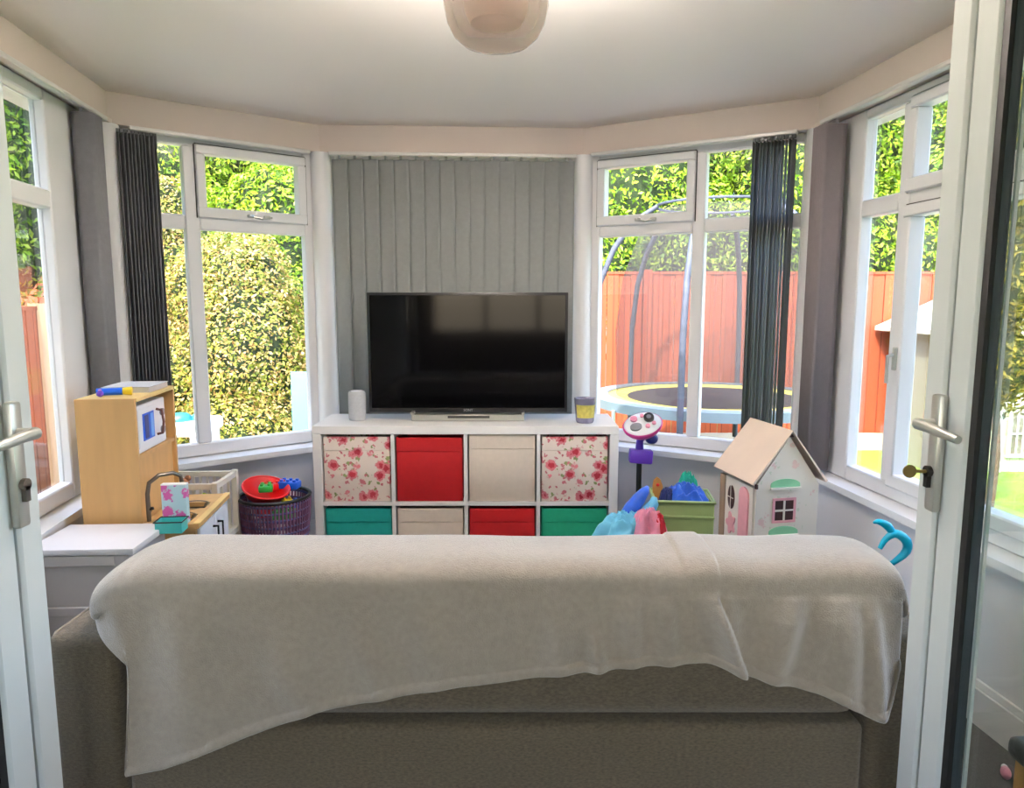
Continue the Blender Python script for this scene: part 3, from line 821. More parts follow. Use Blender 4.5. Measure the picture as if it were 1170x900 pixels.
# tap
mb = MB(); ty = .155
mb.tube([(-.006, .10, .70), (.02, .10, .712), (.06, .10, .722)] and [(.012, .03, .556), (.012, .03, .66), (.018, .035, .70), (.045, .06, .722), (.085, .095, .722), (.105, .115, .705), (.108, .118, .67)], .008, 10)
mb.build('tap', M['chrome'], t, smooth=60)
mb = MB(); mb.tube([(.012, .03, .60), (.030, .03, .605)], .006); mb.tube([(.012, .03, .58), (.012, .055, .60)], .006); mb.build('tap_handle', M['dark'], t)
# microwave
mw = MB().box(-.19, -.012, .03, .33, .806, .985, bev=.004, seg=1).build('microwave', M['white_pl'], t)
MB().box(-.0115, -.009, .045, .235, .825, .970).build('microwave_door', M['white_pl'], mw)
MB().box(-.0088, -.0065, .085, .195, .848, .950).build('microwave_window', M['blue_pl'], mw)
MB().box(-.0063, -.005, .10, .135, .855, .943).build('window_stripe', M['blue_dark'], mw)
MB().box(-.0063, -.005, .155, .185, .855, .943).build('window_stripe', M['blue_light'], mw)
MB().tube([(-.008, .225, .85), (.012, .225, .855), (.018, .225, .90), (.012, .225, .945), (-.008, .225, .95)], .005).build('microwave_handle', mat('brown_handle', (110, 70, 60), .5), mw)
for z in (.86, .93): MB().tube([(-.012, .285, z), (-.002, .285, z)], .014, 14).build('microwave_knob', M['grey_pl'], mw)
# things on top of the kitchen
t = thing('toy_torch', 'blue toy torch with a yellow end on top of the toy kitchen', 'toy', (-1.475, 2.635, UH+.001), R(20))
MB().tube([(-.055, 0, .016), (.03, 0, .016)], .0135, 14).build('torch_body', M['blue_pl'], t, smooth=50)
MB().tube([(.031, 0, .0165), (.045, 0, .0165), (.062, 0, .0165)], [.0125, .015, .0165], 14).build('torch_head', M['yellow_pl'], t, smooth=50)
t = thing('toy_bead', 'small purple toy bead beside the blue toy torch', 'toy', (-1.505, 2.60, UH+.001))
mb = MB(); mb.ball((0, 0, .012), .012, .012, .012); mb.build('bead_body', M['purple_pl'], t, smooth=180)
MB().lathe([(.004, .024), (.007, .026), (.004, .028)], 10).build('bead_cap', M['pink_pl'], t)
t = thing('plastic_tray', 'shallow clear plastic tray lying on top of the toy kitchen', 'tray', (-1.475, 2.72, UH+.001), R(7))
mb = MB(); mb.box(-.085, .085, 0, .20, 0, .003)
for q in ((-.085, .085, 0, .003), (-.085, .085, .197, .20)): mb.box(q[0], q[1], q[2], q[3], .003, .020)
mb.box(-.085, -.082, .003, .197, .003, .020); mb.box(.082, .085, .003, .197, .003, .020)
mb.build('tray_body', mat('clear_grey_plastic', (190, 188, 186), .3), t)
MB().box(-.088, .088, -.003, .203, .0201, .0225).build('tray_lid', veil_mat('clear_lid', (220, 220, 224), .6), t)

# carton and teal tub on the kitchen counter
t = thing('toy_carton', 'tall pale blue card carton with pink patches on the toy kitchen worktop', 'carton', (-1.232, 2.555, .5605), R(5))
mb = MB(); mb.box(-.044, .044, -.014, .014, 0, .145, bev=.002, seg=1); mb.build('carton_body', M['card'], t)
mb = MB(); mb.prism_y([(-.044, .145), (.044, .145), (.044, .149), (-.044, .149)], -.014, .014); mb.build('carton_lid', M['white_pl'], t)
t = thing('plastic_tub', 'small teal plastic tub with an open top, in front of the pale blue carton', 'tub', (-1.200, 2.49, .0), R(6))
t.location = (-1.213, 2.475, .5775)
mb = MB(); mb.box(-.045, .045, -.032, .032, 0, .004); mb.box(-.045, .045, -.032, -.029, .004, .040); mb.box(-.045, .045, .029, .032, .004, .040); mb.box(-.045, -.042, -.029, .029, .004, .040); mb.box(.042, .045, -.029, .029, .004, .040)
mb.build('tub_body', M['teal_pl'], t)
mb = MB(); mb.tube([(-.048, -.035, .041), (.048, -.035, .041), (.048, .035, .041), (-.048, .035, .041), (-.048, -.035, .041)], .0025, 6); mb.build('tub_rim', M['dark'], t)
bpy.data.objects[t.name].location.z = .5565

# ------------------------------------------------------------------ doll's cot
CX0, CX1, CY0, CY1, CZ = -1.60, -1.285, 3.02, 3.26, .59
t = thing('dolls_cot', 'white barred toy cot full of soft toys beside the toy kitchen', 'toy cot', (CX0, CY0, 0), R(2))
cw2, cd2 = CX1-CX0, CY1-CY0
for x in (0, cw2):
    for y in (0, cd2): MB().box(x-.013, x+.013, y-.013, y+.013, 0, CZ, bev=.002, seg=1).build('post', M['cot'], t)
for z in (.30, CZ-.03):
    for y in (0, cd2): MB().box(.013, cw2-.013, y-.009, y+.009, z, z+.024).build('rail', M['cot'], t)
    for x in (0, cw2): MB().box(x-.009, x+.009, .013, cd2-.013, z, z+.024).build('rail', M['cot'], t)
for y in (0, cd2):
    for k in range(1, 10):
        x = cw2*k/10; MB().box(x-.005, x+.005, y-.005, y+.005, .324, CZ-.03).build('bar', M['cot'], t)
for x in (0, ):
    for k in range(1, 6):
        y = cd2*k/6; MB().box(x-.005, x+.005, y-.005, y+.005, .324, CZ-.03).build('bar', M['cot'], t)
MB().box(.010, cw2-.010, .010, cd2-.010, .30, .31).build('cot_base', M['cot'], t)
def teddy(name, label, m, loc, rz, s=1.0, lie=0, muzzle='plush_cream'):
    t = thing(name, label, 'soft toy', loc, rz, 'soft toys in the white cot')
    mb = MB(); mb.ball((0, 0, .055*s), .045*s, .038*s, .055*s); mb.ball((-.038*s, -.03*s, .02*s), .018*s, .035*s, .018*s); mb.ball((.038*s, -.03*s, .02*s), .018*s, .035*s, .018*s)
    mb.ball((-.045*s, -.015*s, .075*s), .03*s, .016*s, .018*s); mb.ball((.045*s, -.015*s, .075*s), .03*s, .016*s, .018*s)
    mb.build('body', m, t, smooth=180)
    h = MB(); h.ball((0, -.005*s, .135*s), .042*s, .038*s, .038*s); h.ball((-.032*s, 0, .168*s), .014*s, .009*s, .014*s); h.ball((.032*s, 0, .168*s), .014*s, .009*s, .014*s)
    ho = h.build('head', m, t, smooth=180)
    mz = MB(); mz.ball((0, -.040*s, .126*s), .018*s, .012*s, .014*s); mz.build('muzzle', M[muzzle], ho, smooth=180)
    ey = MB(); ey.ball((-.014*s, -.040*s, .146*s), .004*s, .004*s, .004*s, 8, 6); ey.ball((.014*s, -.040*s, .146*s), .004*s, .004*s, .004*s, 8, 6); ey.build('eyes', M['dark'], ho)
    t.rotation_euler = (lie, 0, rz)
    return t
teddy('soft_toy', 'brown teddy leaning high against the back rail of the white cot', M['plush_brown'], (-1.500, 3.17, .405), R(10), 1.0)
teddy('soft_toy', 'red soft toy low in the middle of the white cot', M['plush_red'], (-1.440, 3.10, .315), R(-5), .95)
teddy('soft_toy', 'olive green soft toy in the right end of the white cot', M['plush_green'], (-1.340, 3.115, .32), R(-10), 1.1, muzzle='plush_green')
teddy('soft_toy', 'cream soft toy in the left end of the white cot', M['plush_cream'], (-1.540, 3.10, .315), R(15), .9, muzzle='plush_brown')

# ------------------------------------------------------------------ woven toy basket
BX, BY = -1.145, 3.37
def open_basket(name, label, loc, r0, r1, H, n, m1, m2):
    t = thing(name, label, 'basket', loc)
    for idx, (mm, z0, z1) in enumerate(((m1, .004, H),)):
        mb = MB(); seg = n
        for k in range(seg):       # upright strips
            a = 2*math.pi*k/seg
            p = [((r0+(r1-r0)*f+.004*math.sin(f*9))*math.cos(a), (r0+(r1-r0)*f+.004*math.sin(f*9))*math.sin(a), f*H) for f in (0, .25, .5, .75, 1)]
            mb.tube(p, .0055, 5)
        o = mb.build('upright_weave', mm, t, smooth=60)
    mb = MB()
    for j in range(13):
        f = (j+.5)/13; r = r0+(r1-r0)*f
        mb.tube([(r*math.cos(a), r*math.sin(a), f*H) for a in np.linspace(0, 2*math.pi, 33)], .0062, 5, cap=False)
    mb.build('hoop_weave', m2, t, smooth=60)
    mb = MB(); mb.tube([(r1*math.cos(a), r1*math.sin(a), H) for a in np.linspace(0, 2*math.pi, 41)], .009, 8, cap=False); mb.build('rim', M['dark'], t, smooth=60)
    mb = MB(); mb.lathe([(0, 0), (r0, 0), (r0, .005), (0, .005)], 32); mb.build('basket_base', m1, t)
    return t
open_basket('toy_basket', 'round dark plum mesh basket of toys between the white cot and the cube unit', (BX, BY, 0), .135, .165, .44, 60, M['basket'], M['basket_b'])
def brick(name, label, cat, m, loc, rz, dims, studs=(2, 3), m2=None):
    t = thing(name, label, cat, loc, rz, 'toys in the plum basket')
    a, b, c = dims
    MB().box(-a/2, a/2, -b/2, b/2, 0, c, bev=.006, seg=2).build('body', m, t, smooth=40)
    mb = MB()
    for i in range(studs[0]):
        for j in range(studs[1]): mb.cyl(((i+.5)/studs[0]*a-a/2, (j+.5)/studs[1]*b-b/2, c), min(a/studs[0], b/studs[1])*.28, .010, 12)
    mb.build('studs', m2 or m, t)
    return t
# filling: toy blocks layered under the visible ones
fills = [('red', .35, -.045, -.03), ('blue', .36, .05, .03), ('green', .34, .06, -.05), ('yellow', .33, -.05, .06)]
for c_, z, x, y in fills:
    brick('toy_brick', '%s toy brick half buried under the red bowl in the plum basket' % c_, 'toy brick', M[{'red': 'red_pl', 'blue': 'blue_pl', 'green': 'green_pl', 'yellow': 'yellow_pl'}[c_]], (BX+x, BY+y, z), R(random.uniform(0, 90)), (.07, .10, .045))
t = thing('toy_bowl', 'red plastic toy bowl heaped at the left of the plum basket', 'toy bowl', (BX-.045, BY-.02, .415), 0, 'toys in the plum basket'); t.rotation_euler = (R(12), R(14), 0)
o = MB().lathe([(0, 0), (.05, .004), (.085, .035), (.105, .075), (.112, .078)], 32).build('bowl_body', M['red_pl'], t, smooth=60); solidify(o, .004)
MB().tube([(.108*math.cos(a), .108*math.sin(a), .077) for a in np.linspace(0, 2*math.pi, 33)], .005, 8, cap=False).build('rim', M['red_pl'], t, smooth=60)
brick('toy_brick', 'green toy brick on top of the red bowl in the plum basket', 'toy brick', M['green_pl'], (BX-.03, BY-.03, .468), R(15), (.065, .06, .03), (2, 2))
brick('toy_brick', 'blue toy brick at the top right of the plum basket heap', 'toy brick', M['blue_pl'], (BX+.055, BY+.06, .46), R(-10), (.10, .06, .035), (3, 2))
brick('toy_brick', 'red toy brick leaning behind the green one in the plum basket', 'toy brick', M['red_pl'], (BX-.01, BY+.06, .455), R(40), (.09, .06, .035), (3, 2))
brick('toy_brick', 'yellow toy brick at the front rim of the plum basket', 'toy brick', M['yellow_pl'], (BX+.075, BY-.05, .405), R(30), (.05, .04, .03), (2, 2))

# ------------------------------------------------------------------ toy microphone stand / steering toy
t = thing('toy_microphone_stand', 'pink and purple toy music console on a black pole, right of the white unit', 'toy', (.655, 3.62, 0))
MB().lathe([(0, 0), (.13, 0), (.13, .012), (.03, .03), (0, .03)], 28).build('foot', M['purple_pl'], t, smooth=50)
MB().tube([(0, 0, .03), (0, 0, .60)], .014, 12).build('pole', M['dark'], t, smooth=60)
MB().box(-.095, .022, -.045, .015, .545, .615, bev=.008, seg=2, mtx=Matrix.Rotation(R(4), 4, 'Y')).build('purple_box', M['purple_pl'], t, smooth=40)
MB().tube([(0, 0, .60), (.0, -.005, .66), (.015, 0, .69)], [.022, .018, .03], 12).build('neck', M['purple_pl'], t, smooth=60)
HM = Matrix.Translation((.012, -.01, .735)) @ Matrix.Rotation(R(14), 4, 'Y').inverted() @ Matrix.Rotation(R(38), 4, 'X')
o = MB().lathe([(0, -.055), (.05, -.05), (.085, -.025), (.10, .0), (.103, .012), (.096, .020)], 32, mtx=HM, oval=.8).build('console_shell', M['magenta_pl'], t, smooth=60)
o2 = MB().lathe([(0, .026), (.085, .024), (.096, .018), (.098, .010)], 32, mtx=HM, oval=.8).build('console_face', M['white_pl'], t, smooth=60)
mb = MB(); mb.lathe([(0, .024), (.030, .024), (.030, .034), (0, .036)], 20, (-.038, -.018, 0), mtx=HM, oval=.8); mb.build('speaker_grille', M['grey_pl'], o2)
mb = MB(); mb.lathe([(0, .024), (.026, .024), (.026, .036), (0, .038)], 20, (.040, .022, 0), mtx=HM, oval=1.1); mb.build('dial', M['dark'], o2)
mb = MB(); mb.lathe([(0, .024), (.012, .024), (.012, .040), (0, .040)], 16, (.040, .022, 0), mtx=HM, oval=1.1); mb.build('dial_centre', M['grey_pl'], o2)
for px_, py_, rr in ((-.035, .036, .018), (.01, .046, .010), (.02, -.03, .012), (.055, -.02, .010)):
    MB().lathe([(0, .024), (rr, .024), (rr, .034), (0, .035)], 14, (px_, py_, 0), mtx=HM).build('button', M['pink_pl'], o2)
mb = MB(); mb.ball((.065, .02, .665), .034, .03, .028); mb.build('side_speaker', M['blue_dark'], t, smooth=180)
# ------------------------------------------------------------------ green crate with costumes
GX, GY = .80, 3.30
t = thing('toy_crate', 'sage green plastic crate full of blue dressing-up clothes, left of the dolls house', 'crate', (GX, GY, 0), R(-6))
def crate(t, hw, hd, H, m):
    mb = MB()
    mb.box(-hw, hw, -hd, -hd+.010, 0, H, bev=.003, seg=1); mb.box(-hw, hw, hd-.010, hd, 0, H, bev=.003, seg=1)
    mb.box(-hw, -hw+.010, -hd+.010, hd-.010, 0, H, bev=.003, seg=1); mb.box(hw-.010, hw, -hd+.010, hd-.010, 0, H, bev=.003, seg=1); mb.box(-hw+.01, hw-.01, -hd+.01, hd-.01, 0, .01)
    mb.build('crate_body', m, t, smooth=40)
crate(t, .135, .11, .455, M['crate'])
for z in (.38, .24): MB().box(-.137, .137, -.115, -.1101, z, z+.014, bev=.003, seg=1).build('ridge', M['crate'], t, smooth=40)
mb = MB(); mb.tube([(-.137, -.112, .457), (.137, -.112, .457), (.137, .112, .457), (-.137, .112, .457), (-.137, -.112, .457)], .007, 8); mb.build('rim', M['crate'], t, smooth=60)
def cloth_heap(name, label, m, loc, rx, ry, h, seed, group=None, n=34, rough=.45, cat='clothes', base=0.0):
    """a crumpled heap of fabric: folded dome with ridges"""
    rows = []
    for i in range(n+1):
        f = i/n; r = []
        for k in range(n*2+1):
            a = 2*math.pi*(k % (n*2))/(n*2)
            d = Vector((math.cos(a)*f, math.sin(a)*f, 0))
            rd = 1-abs(noise.noise(Vector((d.x*2.6+d.y*1.4+seed, d.y*3.4, seed*2.1))))*2.6
            rd2 = 1-abs(noise.noise(Vector((d.x*7+seed, d.y*5-d.x*3, seed))))*3
            z = h*(1-f**3.2)*(1-rough*.62+rough*.62*rd+rough*.14*rd2)
            w_ = 1+.12*math.sin(a*5+seed)+.06*math.sin(a*9+seed*3)
            r.append((d.x*rx*w_, d.y*ry*w_, max(base, z) if f < 1 else base))
        rows.append(r)
    mb = MB(); mb.grid(rows); bmesh.ops.remove_doubles(mb.bm, verts=mb.bm.verts, dist=1e-5)
    o = mb.build(name, m, smooth=180, loc=loc)
    return tag(o, label, cat, group)
cloth_heap('costume', 'royal blue satin costume crumpled on top in the green crate', M['cloth_blue'], (GX+.02, GY-.01, .40), .115, .085, .125, 1.3, 'clothes in the green crate')
cloth_heap('costume', 'teal green cloth behind the royal blue costume in the crate', mat('teal_satin', (20, 168, 140), .5, var=.1, scale=12), (GX+.04, GY+.055, .40), .06, .035, .160, 2.3, 'clothes in the green crate')
cloth_heap('costume', 'dark navy cloth at the left of the royal blue costume in the crate', mat('navy_satin', (18, 32, 96), .5, var=.1, scale=12), (GX-.07, GY-.01, .40), .045, .055, .10, 4.3, 'clothes in the green crate')
t = thing('wooden_toy', 'orange-brown wooden toy sticking up at the back left of the green crate', 'toy', (GX-.10, GY+.065, .34), R(-6))
mb = MB(); mb.prism_y([(-.02, 0), (.02, 0), (.024, .15), (.012, .18), (-.004, .192), (-.02, .175), (-.024, .15)], -.008, .008); mb.build('toy_board', M['oak'], t)
mb = MB(); mb.ball((0, -.010, .155), .008, .003, .008); mb.build('toy_knob', M['red_pl'], t)
# free standing heap in front of the unit's right end, in a pop-up bin
t = thing('storage_bin', 'round white storage bin under the bright dressing-up clothes, left of the green crate', 'bin', (.545, 3.15, 0))
o = MB().lathe([(0, .004), (.085, .004), (.10, .33), (.103, .332)], 32).build('bin_body', M['white_pl'], t, smooth=60); solidify(o, .005)
MB().tube([(.103*math.cos(a), .103*math.sin(a), .332) for a in np.linspace(0, 2*math.pi, 33)], .006, 8, cap=False).build('rim', M['pink_pl'], t, smooth=60)
cloth_heap('costume', 'sky blue satin costume heaped in front of the unit\'s bottom right box', M['cloth_cyan'], (.525, 3.15, .31), .150, .09, .115, 5.2, 'clothes in the white bin')
cloth_heap('costume', 'pink satin costume heaped in front of the green crate', M['cloth_pink'], (.61, 3.10, .31), .085, .075, .145, 6.7, 'clothes in the white bin')
cloth_heap('costume', 'bright red scrap of satin at the right edge of the pink costume', M['cloth_red'], (.655, 3.08, .31), .032, .045, .125, 8.1, 'clothes in the white bin')
# blue costume sleeve standing up behind
mb = MB(); mb.tube([(.51, 3.20, .37), (.555, 3.22, .42), (.59, 3.23, .465), (.615, 3.23, .50), (.628, 3.24, .515)], [.03, .036, .030, .022, .010], 12)
for v in mb.bm.verts: v.co += v.co.normalized()*.010*noise.noise(v.co*40)
tag(mb.build('costume', M['cloth_blue'], smooth=180), 'royal blue satin sleeve poking up behind the pink costume', 'clothes', 'clothes in the white bin')
mb = MB(); mb.tube([(.59, 3.19, .37), (.625, 3.20, .41), (.65, 3.20, .45), (.655, 3.21, .475)], [.03, .032, .024, .012], 12)
for v in mb.bm.verts: v.co += v.co.normalized()*.008*noise.noise(v.co*40)
tag(mb.build('costume', M['cloth_cyan'], smooth=180), 'sky blue satin sleeve right of the royal blue one', 'clothes', 'clothes in the white bin')

# ------------------------------------------------------------------ dolls house
DX, DY = .94, 2.72
t = thing('dolls_house', 'cream and pink dolls house with a pitched roof, below the right corner blinds', 'dolls house', (DX, DY, 0), R(11))
W_, D_ = .290, .285; EH, RH = .675, .868
# front gable panel
def gable(y0, y1, m, name):
    mb = MB(); mb.prism_y([(.012, .02), (W_-.012, .02), (W_-.012, EH-.02), (W_/2, RH-.022), (.012, EH-.02)], y0, y1)
    return mb.build(name, m, t)
gable(0, .009, M['dh_print'], 'gable_wall'); gable(D_-.012, D_-.003, M['dh_wall'], 'gable_wall')
MB().box(W_-.012, W_-.003, .009, D_-.012, .02, EH-.025).build('side_wall', M['dh_wall'], t)
sw = MB().box(.003, .012, .009, D_*.80, .02, EH-.03).build('side_wall', M['dh_wall'], t)
MB().box(.0, .014, D_*.80+.001, D_-.013, .02, EH-.03).build('open_edge', M['dh_brown'], t)
MB().box(-.01, W_+.01, -.01, D_+.01, 0, .0199).build('base_board', M['dh_roof'], t)
for z in (.22, .43): MB().box(.013, W_-.013, .01, D_-.013, z, z+.006).build('floor_board', M['dh_wall'], t)
# roof boards
th = math.atan2(RH-EH, W_/2)
for s_ in (-1, 1):
    mb = MB(); ex = .010; oh = .018
    if s_ < 0:
        a, b = (-ex, EH-ex*math.tan(th)), (W_/2, RH)
    else:
        a, b = (W_/2, RH), (W_+ex, EH-ex*math.tan(th))
    nx, nz = -math.sin(th)*.009*(1 if s_ < 0 else -1), math.cos(th)*.009
    mb.prism_y([a, b, (b[0]+nx*(s_ > 0), b[1]+nz), (a[0]+nx*(s_ < 0), a[1]+nz)], -oh, D_+oh)
    mb.build('roof_board', M['dh_roof'], t)
mb = MB(); mb.prism_y([(W_/2-.016, RH-.024), (W_/2+.016, RH-.024), (W_/2, RH-.003)], -.004, -.0005); mb.build('ridge_notch', M['dh_dark'], t)
mb = MB(); mb.box(.004, .012, -.012, -.0005, EH-.03, EH-.012); mb.build('corner_notch', M['dh_dark'], t)
# window and mint awnings on the gable
wc = W_/2-.012
wf = MB(); zc = .552
def frame(mb, x0, x1, z0, z1, w, y0, y1):
    mb.box(x0, x1, y0, y1, z0, z0+w); mb.box(x0, x1, y0, y1, z1-w, z1); mb.box(x0, x0+w, y0, y1, z0+w, z1-w); mb.box(x1-w, x1, y0, y1, z0+w, z1-w)
frame(wf, wc-.050, wc+.050, zc-.050, zc+.050, .010, -.004, -.0002)
wo = wf.build('window_surround', M['dh_pink'], t)
mb = MB(); mb.box(wc-.040, wc+.040, -.002, -.0002, zc-.040, zc+.040); mb.build('window_pane', M['dh_dark'], wo)
mb = MB(); mb.box(wc-.004, wc+.004, -.004, -.0021, zc-.040, zc+.040); mb.box(wc-.040, wc-.004, -.004, -.0021, zc-.004, zc+.004); mb.box(wc+.004, wc+.040, -.004, -.0021, zc-.003, zc+.003); mb.build('glazing_bar', M['dh_wall'], wo)
for zt in (.665, .474):
    mb = MB()
    arch = [(wc-.062, zt-.018), (wc+.062, zt-.018)]+[(wc+.062*math.cos(a), zt-.008+.022*math.sin(a)) for a in np.linspace(0, math.pi, 11)]
    mb.prism_y(arch, -.006, -.0002); mb.build('awning', M['dh_green'], t)
    MB().box(wc-.064, wc+.064, -.016, -.0002, zt-.026, zt-.0185).build('awning_ledge', M['dh_wall'], t)
# left side: oval window, pink door
mb = MB(); Rm = Matrix.Rotation(R(90), 4, 'Y')
def side_shape(pts, x0, x1, m, name, parent=t):
    mb = MB(); n_ = len(pts)
    v = [(x0, p[0], p[1]) for p in pts]+[(x1, p[0], p[1]) for p in pts]
    mb._add(v, [tuple(range(n_)), tuple(range(2*n_-1, n_-1, -1))]+[(i, n_+i, n_+(i+1) % n_, (i+1) % n_) for i in range(n_)])
    return mb.build(name, m, parent)
ov = [(.175+.026*math.cos(a), .565+.050*math.sin(a)) for a in np.linspace(0, 2*math.pi, 21)[:-1]]
ovp = side_shape(ov, -.001, .003, M['dh_dark'], 'oval_window')
side_shape([(.173, .515), (.177, .515), (.177, .615), (.173, .615)], -.003, -.0012, M['dh_wall'], 'glazing_bar', ovp)
side_shape([(.149, .563), (.201, .563), (.201, .567), (.149, .567)], -.0045, -.0031, M['dh_wall'], 'glazing_bar', ovp)
dr = [(.035, .42), (.105, .42), (.105, .60)]+[(.07+.035*math.cos(a), .60+.035*math.sin(a)) for a in np.linspace(0, math.pi, 9)[1:-1]]+[(.035, .60)]
side_shape(dr, -.004, .003, M['dh_pink'], 'pink_door')
fl = [(.17+.032*(1+.25*math.cos(5*a))*math.cos(a), .455+.04*(1+.25*math.cos(5*a))*math.sin(a)) for a in np.linspace(0, 2*math.pi, 31)[:-1]]
side_shape(fl, -.002, .003, M['dh_pink'], 'painted_flower')
side_shape([(.03, .08), (.11, .08), (.11, .32), (.03, .32)], -.004, .003, M['dh_pink'], 'pink_door')


# ------------------------------------------------------------------ ride-on toy with cyan handlebars
t = thing('ride_on_toy', 'toy with curved cyan handlebars behind the right end of the sofa', 'ride-on toy', (1.25, 2.30, 0))
mb = MB(); mb.box(-.11, .11, -.20, .20, .05, .11, bev=.03, seg=3); mb.build('body', M['cyan_pl'], t, smooth=50)
for x in (-.10, .10):
    for y in (-.13, .13):
        MB().tube([(x-.015, y, .045), (x+.015, y, .045)], .045, 20).build('wheel', M['purple_pl'], t, smooth=40)
MB().tube([(0, .06, .10), (.0, .03, .46)], .012, 10).build('stem', M['purple_pl'], t, smooth=60)
MB().box(-.03, .03, .0, .06, .36, .42, bev=.012, seg=2).build('stem_clamp', M['magenta_pl'], t, smooth=40)
def crescent(pts, rs, name='handlebar'):
    P_ = [Vector(p) for p in pts]; out = []; ro = []
    n_ = 18                                    # smooth curve through the points
    for k in range(n_+1):
        f = k/n_*(len(P_)-1); i_ = min(int(f), len(P_)-2); u = f-i_
        p0 = P_[max(i_-1, 0)]; p1 = P_[i_]; p2 = P_[i_+1]; p3 = P_[min(i_+2, len(P_)-1)]
        out.append(.5*((2*p1)+(p2-p0)*u+(2*p0-5*p1+4*p2-p3)*u*u+(3*p1-p0-3*p2+p3)*u**3))
        ro.append(rs[i_]+(rs[i_+1]-rs[i_])*u)
    MB().tube(out, ro, 12).build(name, M['cyan_pl'], t, smooth=80)
crescent([(-.055, 0, .642), (-.035, 0, .645), (-.006, 0, .630), (.014, 0, .602)], [.003, .010, .014, .012])
crescent([(-.030, -.005, .555), (-.012, -.005, .588), (.020, -.005, .606), (.056, -.005, .582), (.058, -.005, .545), (.020, -.005, .508), (.0, .02, .48)], [.007, .010, .014, .016, .014, .009, .008])

# stool and dropped toy seen through the right door's glass
t = thing('padded_stool', 'oak stool with a dark leather pad, seen through the right door glass', 'stool', (1.25, 1.31, 0))
MB().box(-.18, .18, -.14, .14, .392, .442, bev=.018, seg=3).build('leather_pad', M['leather'], t, smooth=50)
MB().box(-.165, .165, -.125, .125, .32, .391, bev=.003, seg=1).build('apron', M['oak'], t)
for x in (-.14, .14):
    for y in (-.10, .10): MB().box(x-.025, x+.025, y-.025, y+.025, 0, .3195, bev=.003, seg=1).build('leg', M['oak'], t)
t = thing('small_toy', 'small pink toy lying on the dark carpet beside the padded stool', 'toy', (1.43, 1.92, .001), R(60))
mb = MB(); mb.ball((0, 0, .014), .030, .014, .013); mb.ball((-.018, 0, .022), .013, .012, .018); mb.build('toy_body', M['pink_pl'], t, smooth=180)
mb = MB(); mb.ball((.036, 0, .010), .010, .009, .008); mb.build('toy_end', M['white_pl'], t, smooth=180)

# ------------------------------------------------------------------ garden ground
def flat(name, m, pts, z0, z1): return struct(MB().prism(pts, z0, z1).build(name, m))
flat('lawn', M['lawn'], [(-12, -8), (16, -8), (16, 14), (-12, 14)], GROUND-.12, GROUND-.02)
flat('patio', M['patio'], [(-3.2, -1), (3.4, -1), (3.4, 4.95), (.3, 5.3), (-1.2, 5.6), (-3.2, 5.6)], GROUND-.019, GROUND-.001)

# ------------------------------------------------------------------ fences
def fence(name, label, p0, p1, H, m, axis, n, pale=None):
    a, b = Vector(p0), Vector(p1); d = b-a; Ln = d.length
    t = thing(name, label, 'fence', (a.x, a.y, GROUND-.02), math.atan2(d.y, d.x))
    for k in range(n):
        x0, x1 = Ln*k/n+.05, Ln*(k+1)/n-.05
        mb = MB(); nb = int((x1-x0)/.125)
        for q in range(nb):
            bw = (x1-x0)/nb; xa = x0+q*bw
            mb.box(xa, xa+bw*.96, -.012+(.008 if q % 2 else 0), .006+(.008 if q % 2 else 0), .20, H)
        mb.build('board_panel', m, t)
        mb = MB()
        for z in (.35, H*.52, H-.22): mb.box(x0, x1, .0145, .05, z, z+.07)
        mb.box(x0, x1, -.02, .02, H, H+.03); mb.build('rail', m, t)
        MB().box(x0-.04, x1+.04, -.016, .016, .0, .199).build('gravel_board', M['gravel'], t)
    for k in range(n+1):
        x = Ln*k/n; MB().box(x-(.06 if pale == k else .045), x+(.06 if pale == k else .045), -.09 if pale == k else -.05, .05, 0, H+.05).build('post', M['post'] if pale == k else m, t)
fence('garden_fence', 'orange-stained vertical board fence along the back of the garden', (-7.5, 8.05), (10.5, 8.05), 1.98, M['fence'], 'X', 10)
fence('garden_fence', 'brown board fence running along the left of the garden, with a pale post', (-3.55, 4.2), (-3.55, 7.9), 1.62, M['fence_y'], 'X', 3, pale=1)

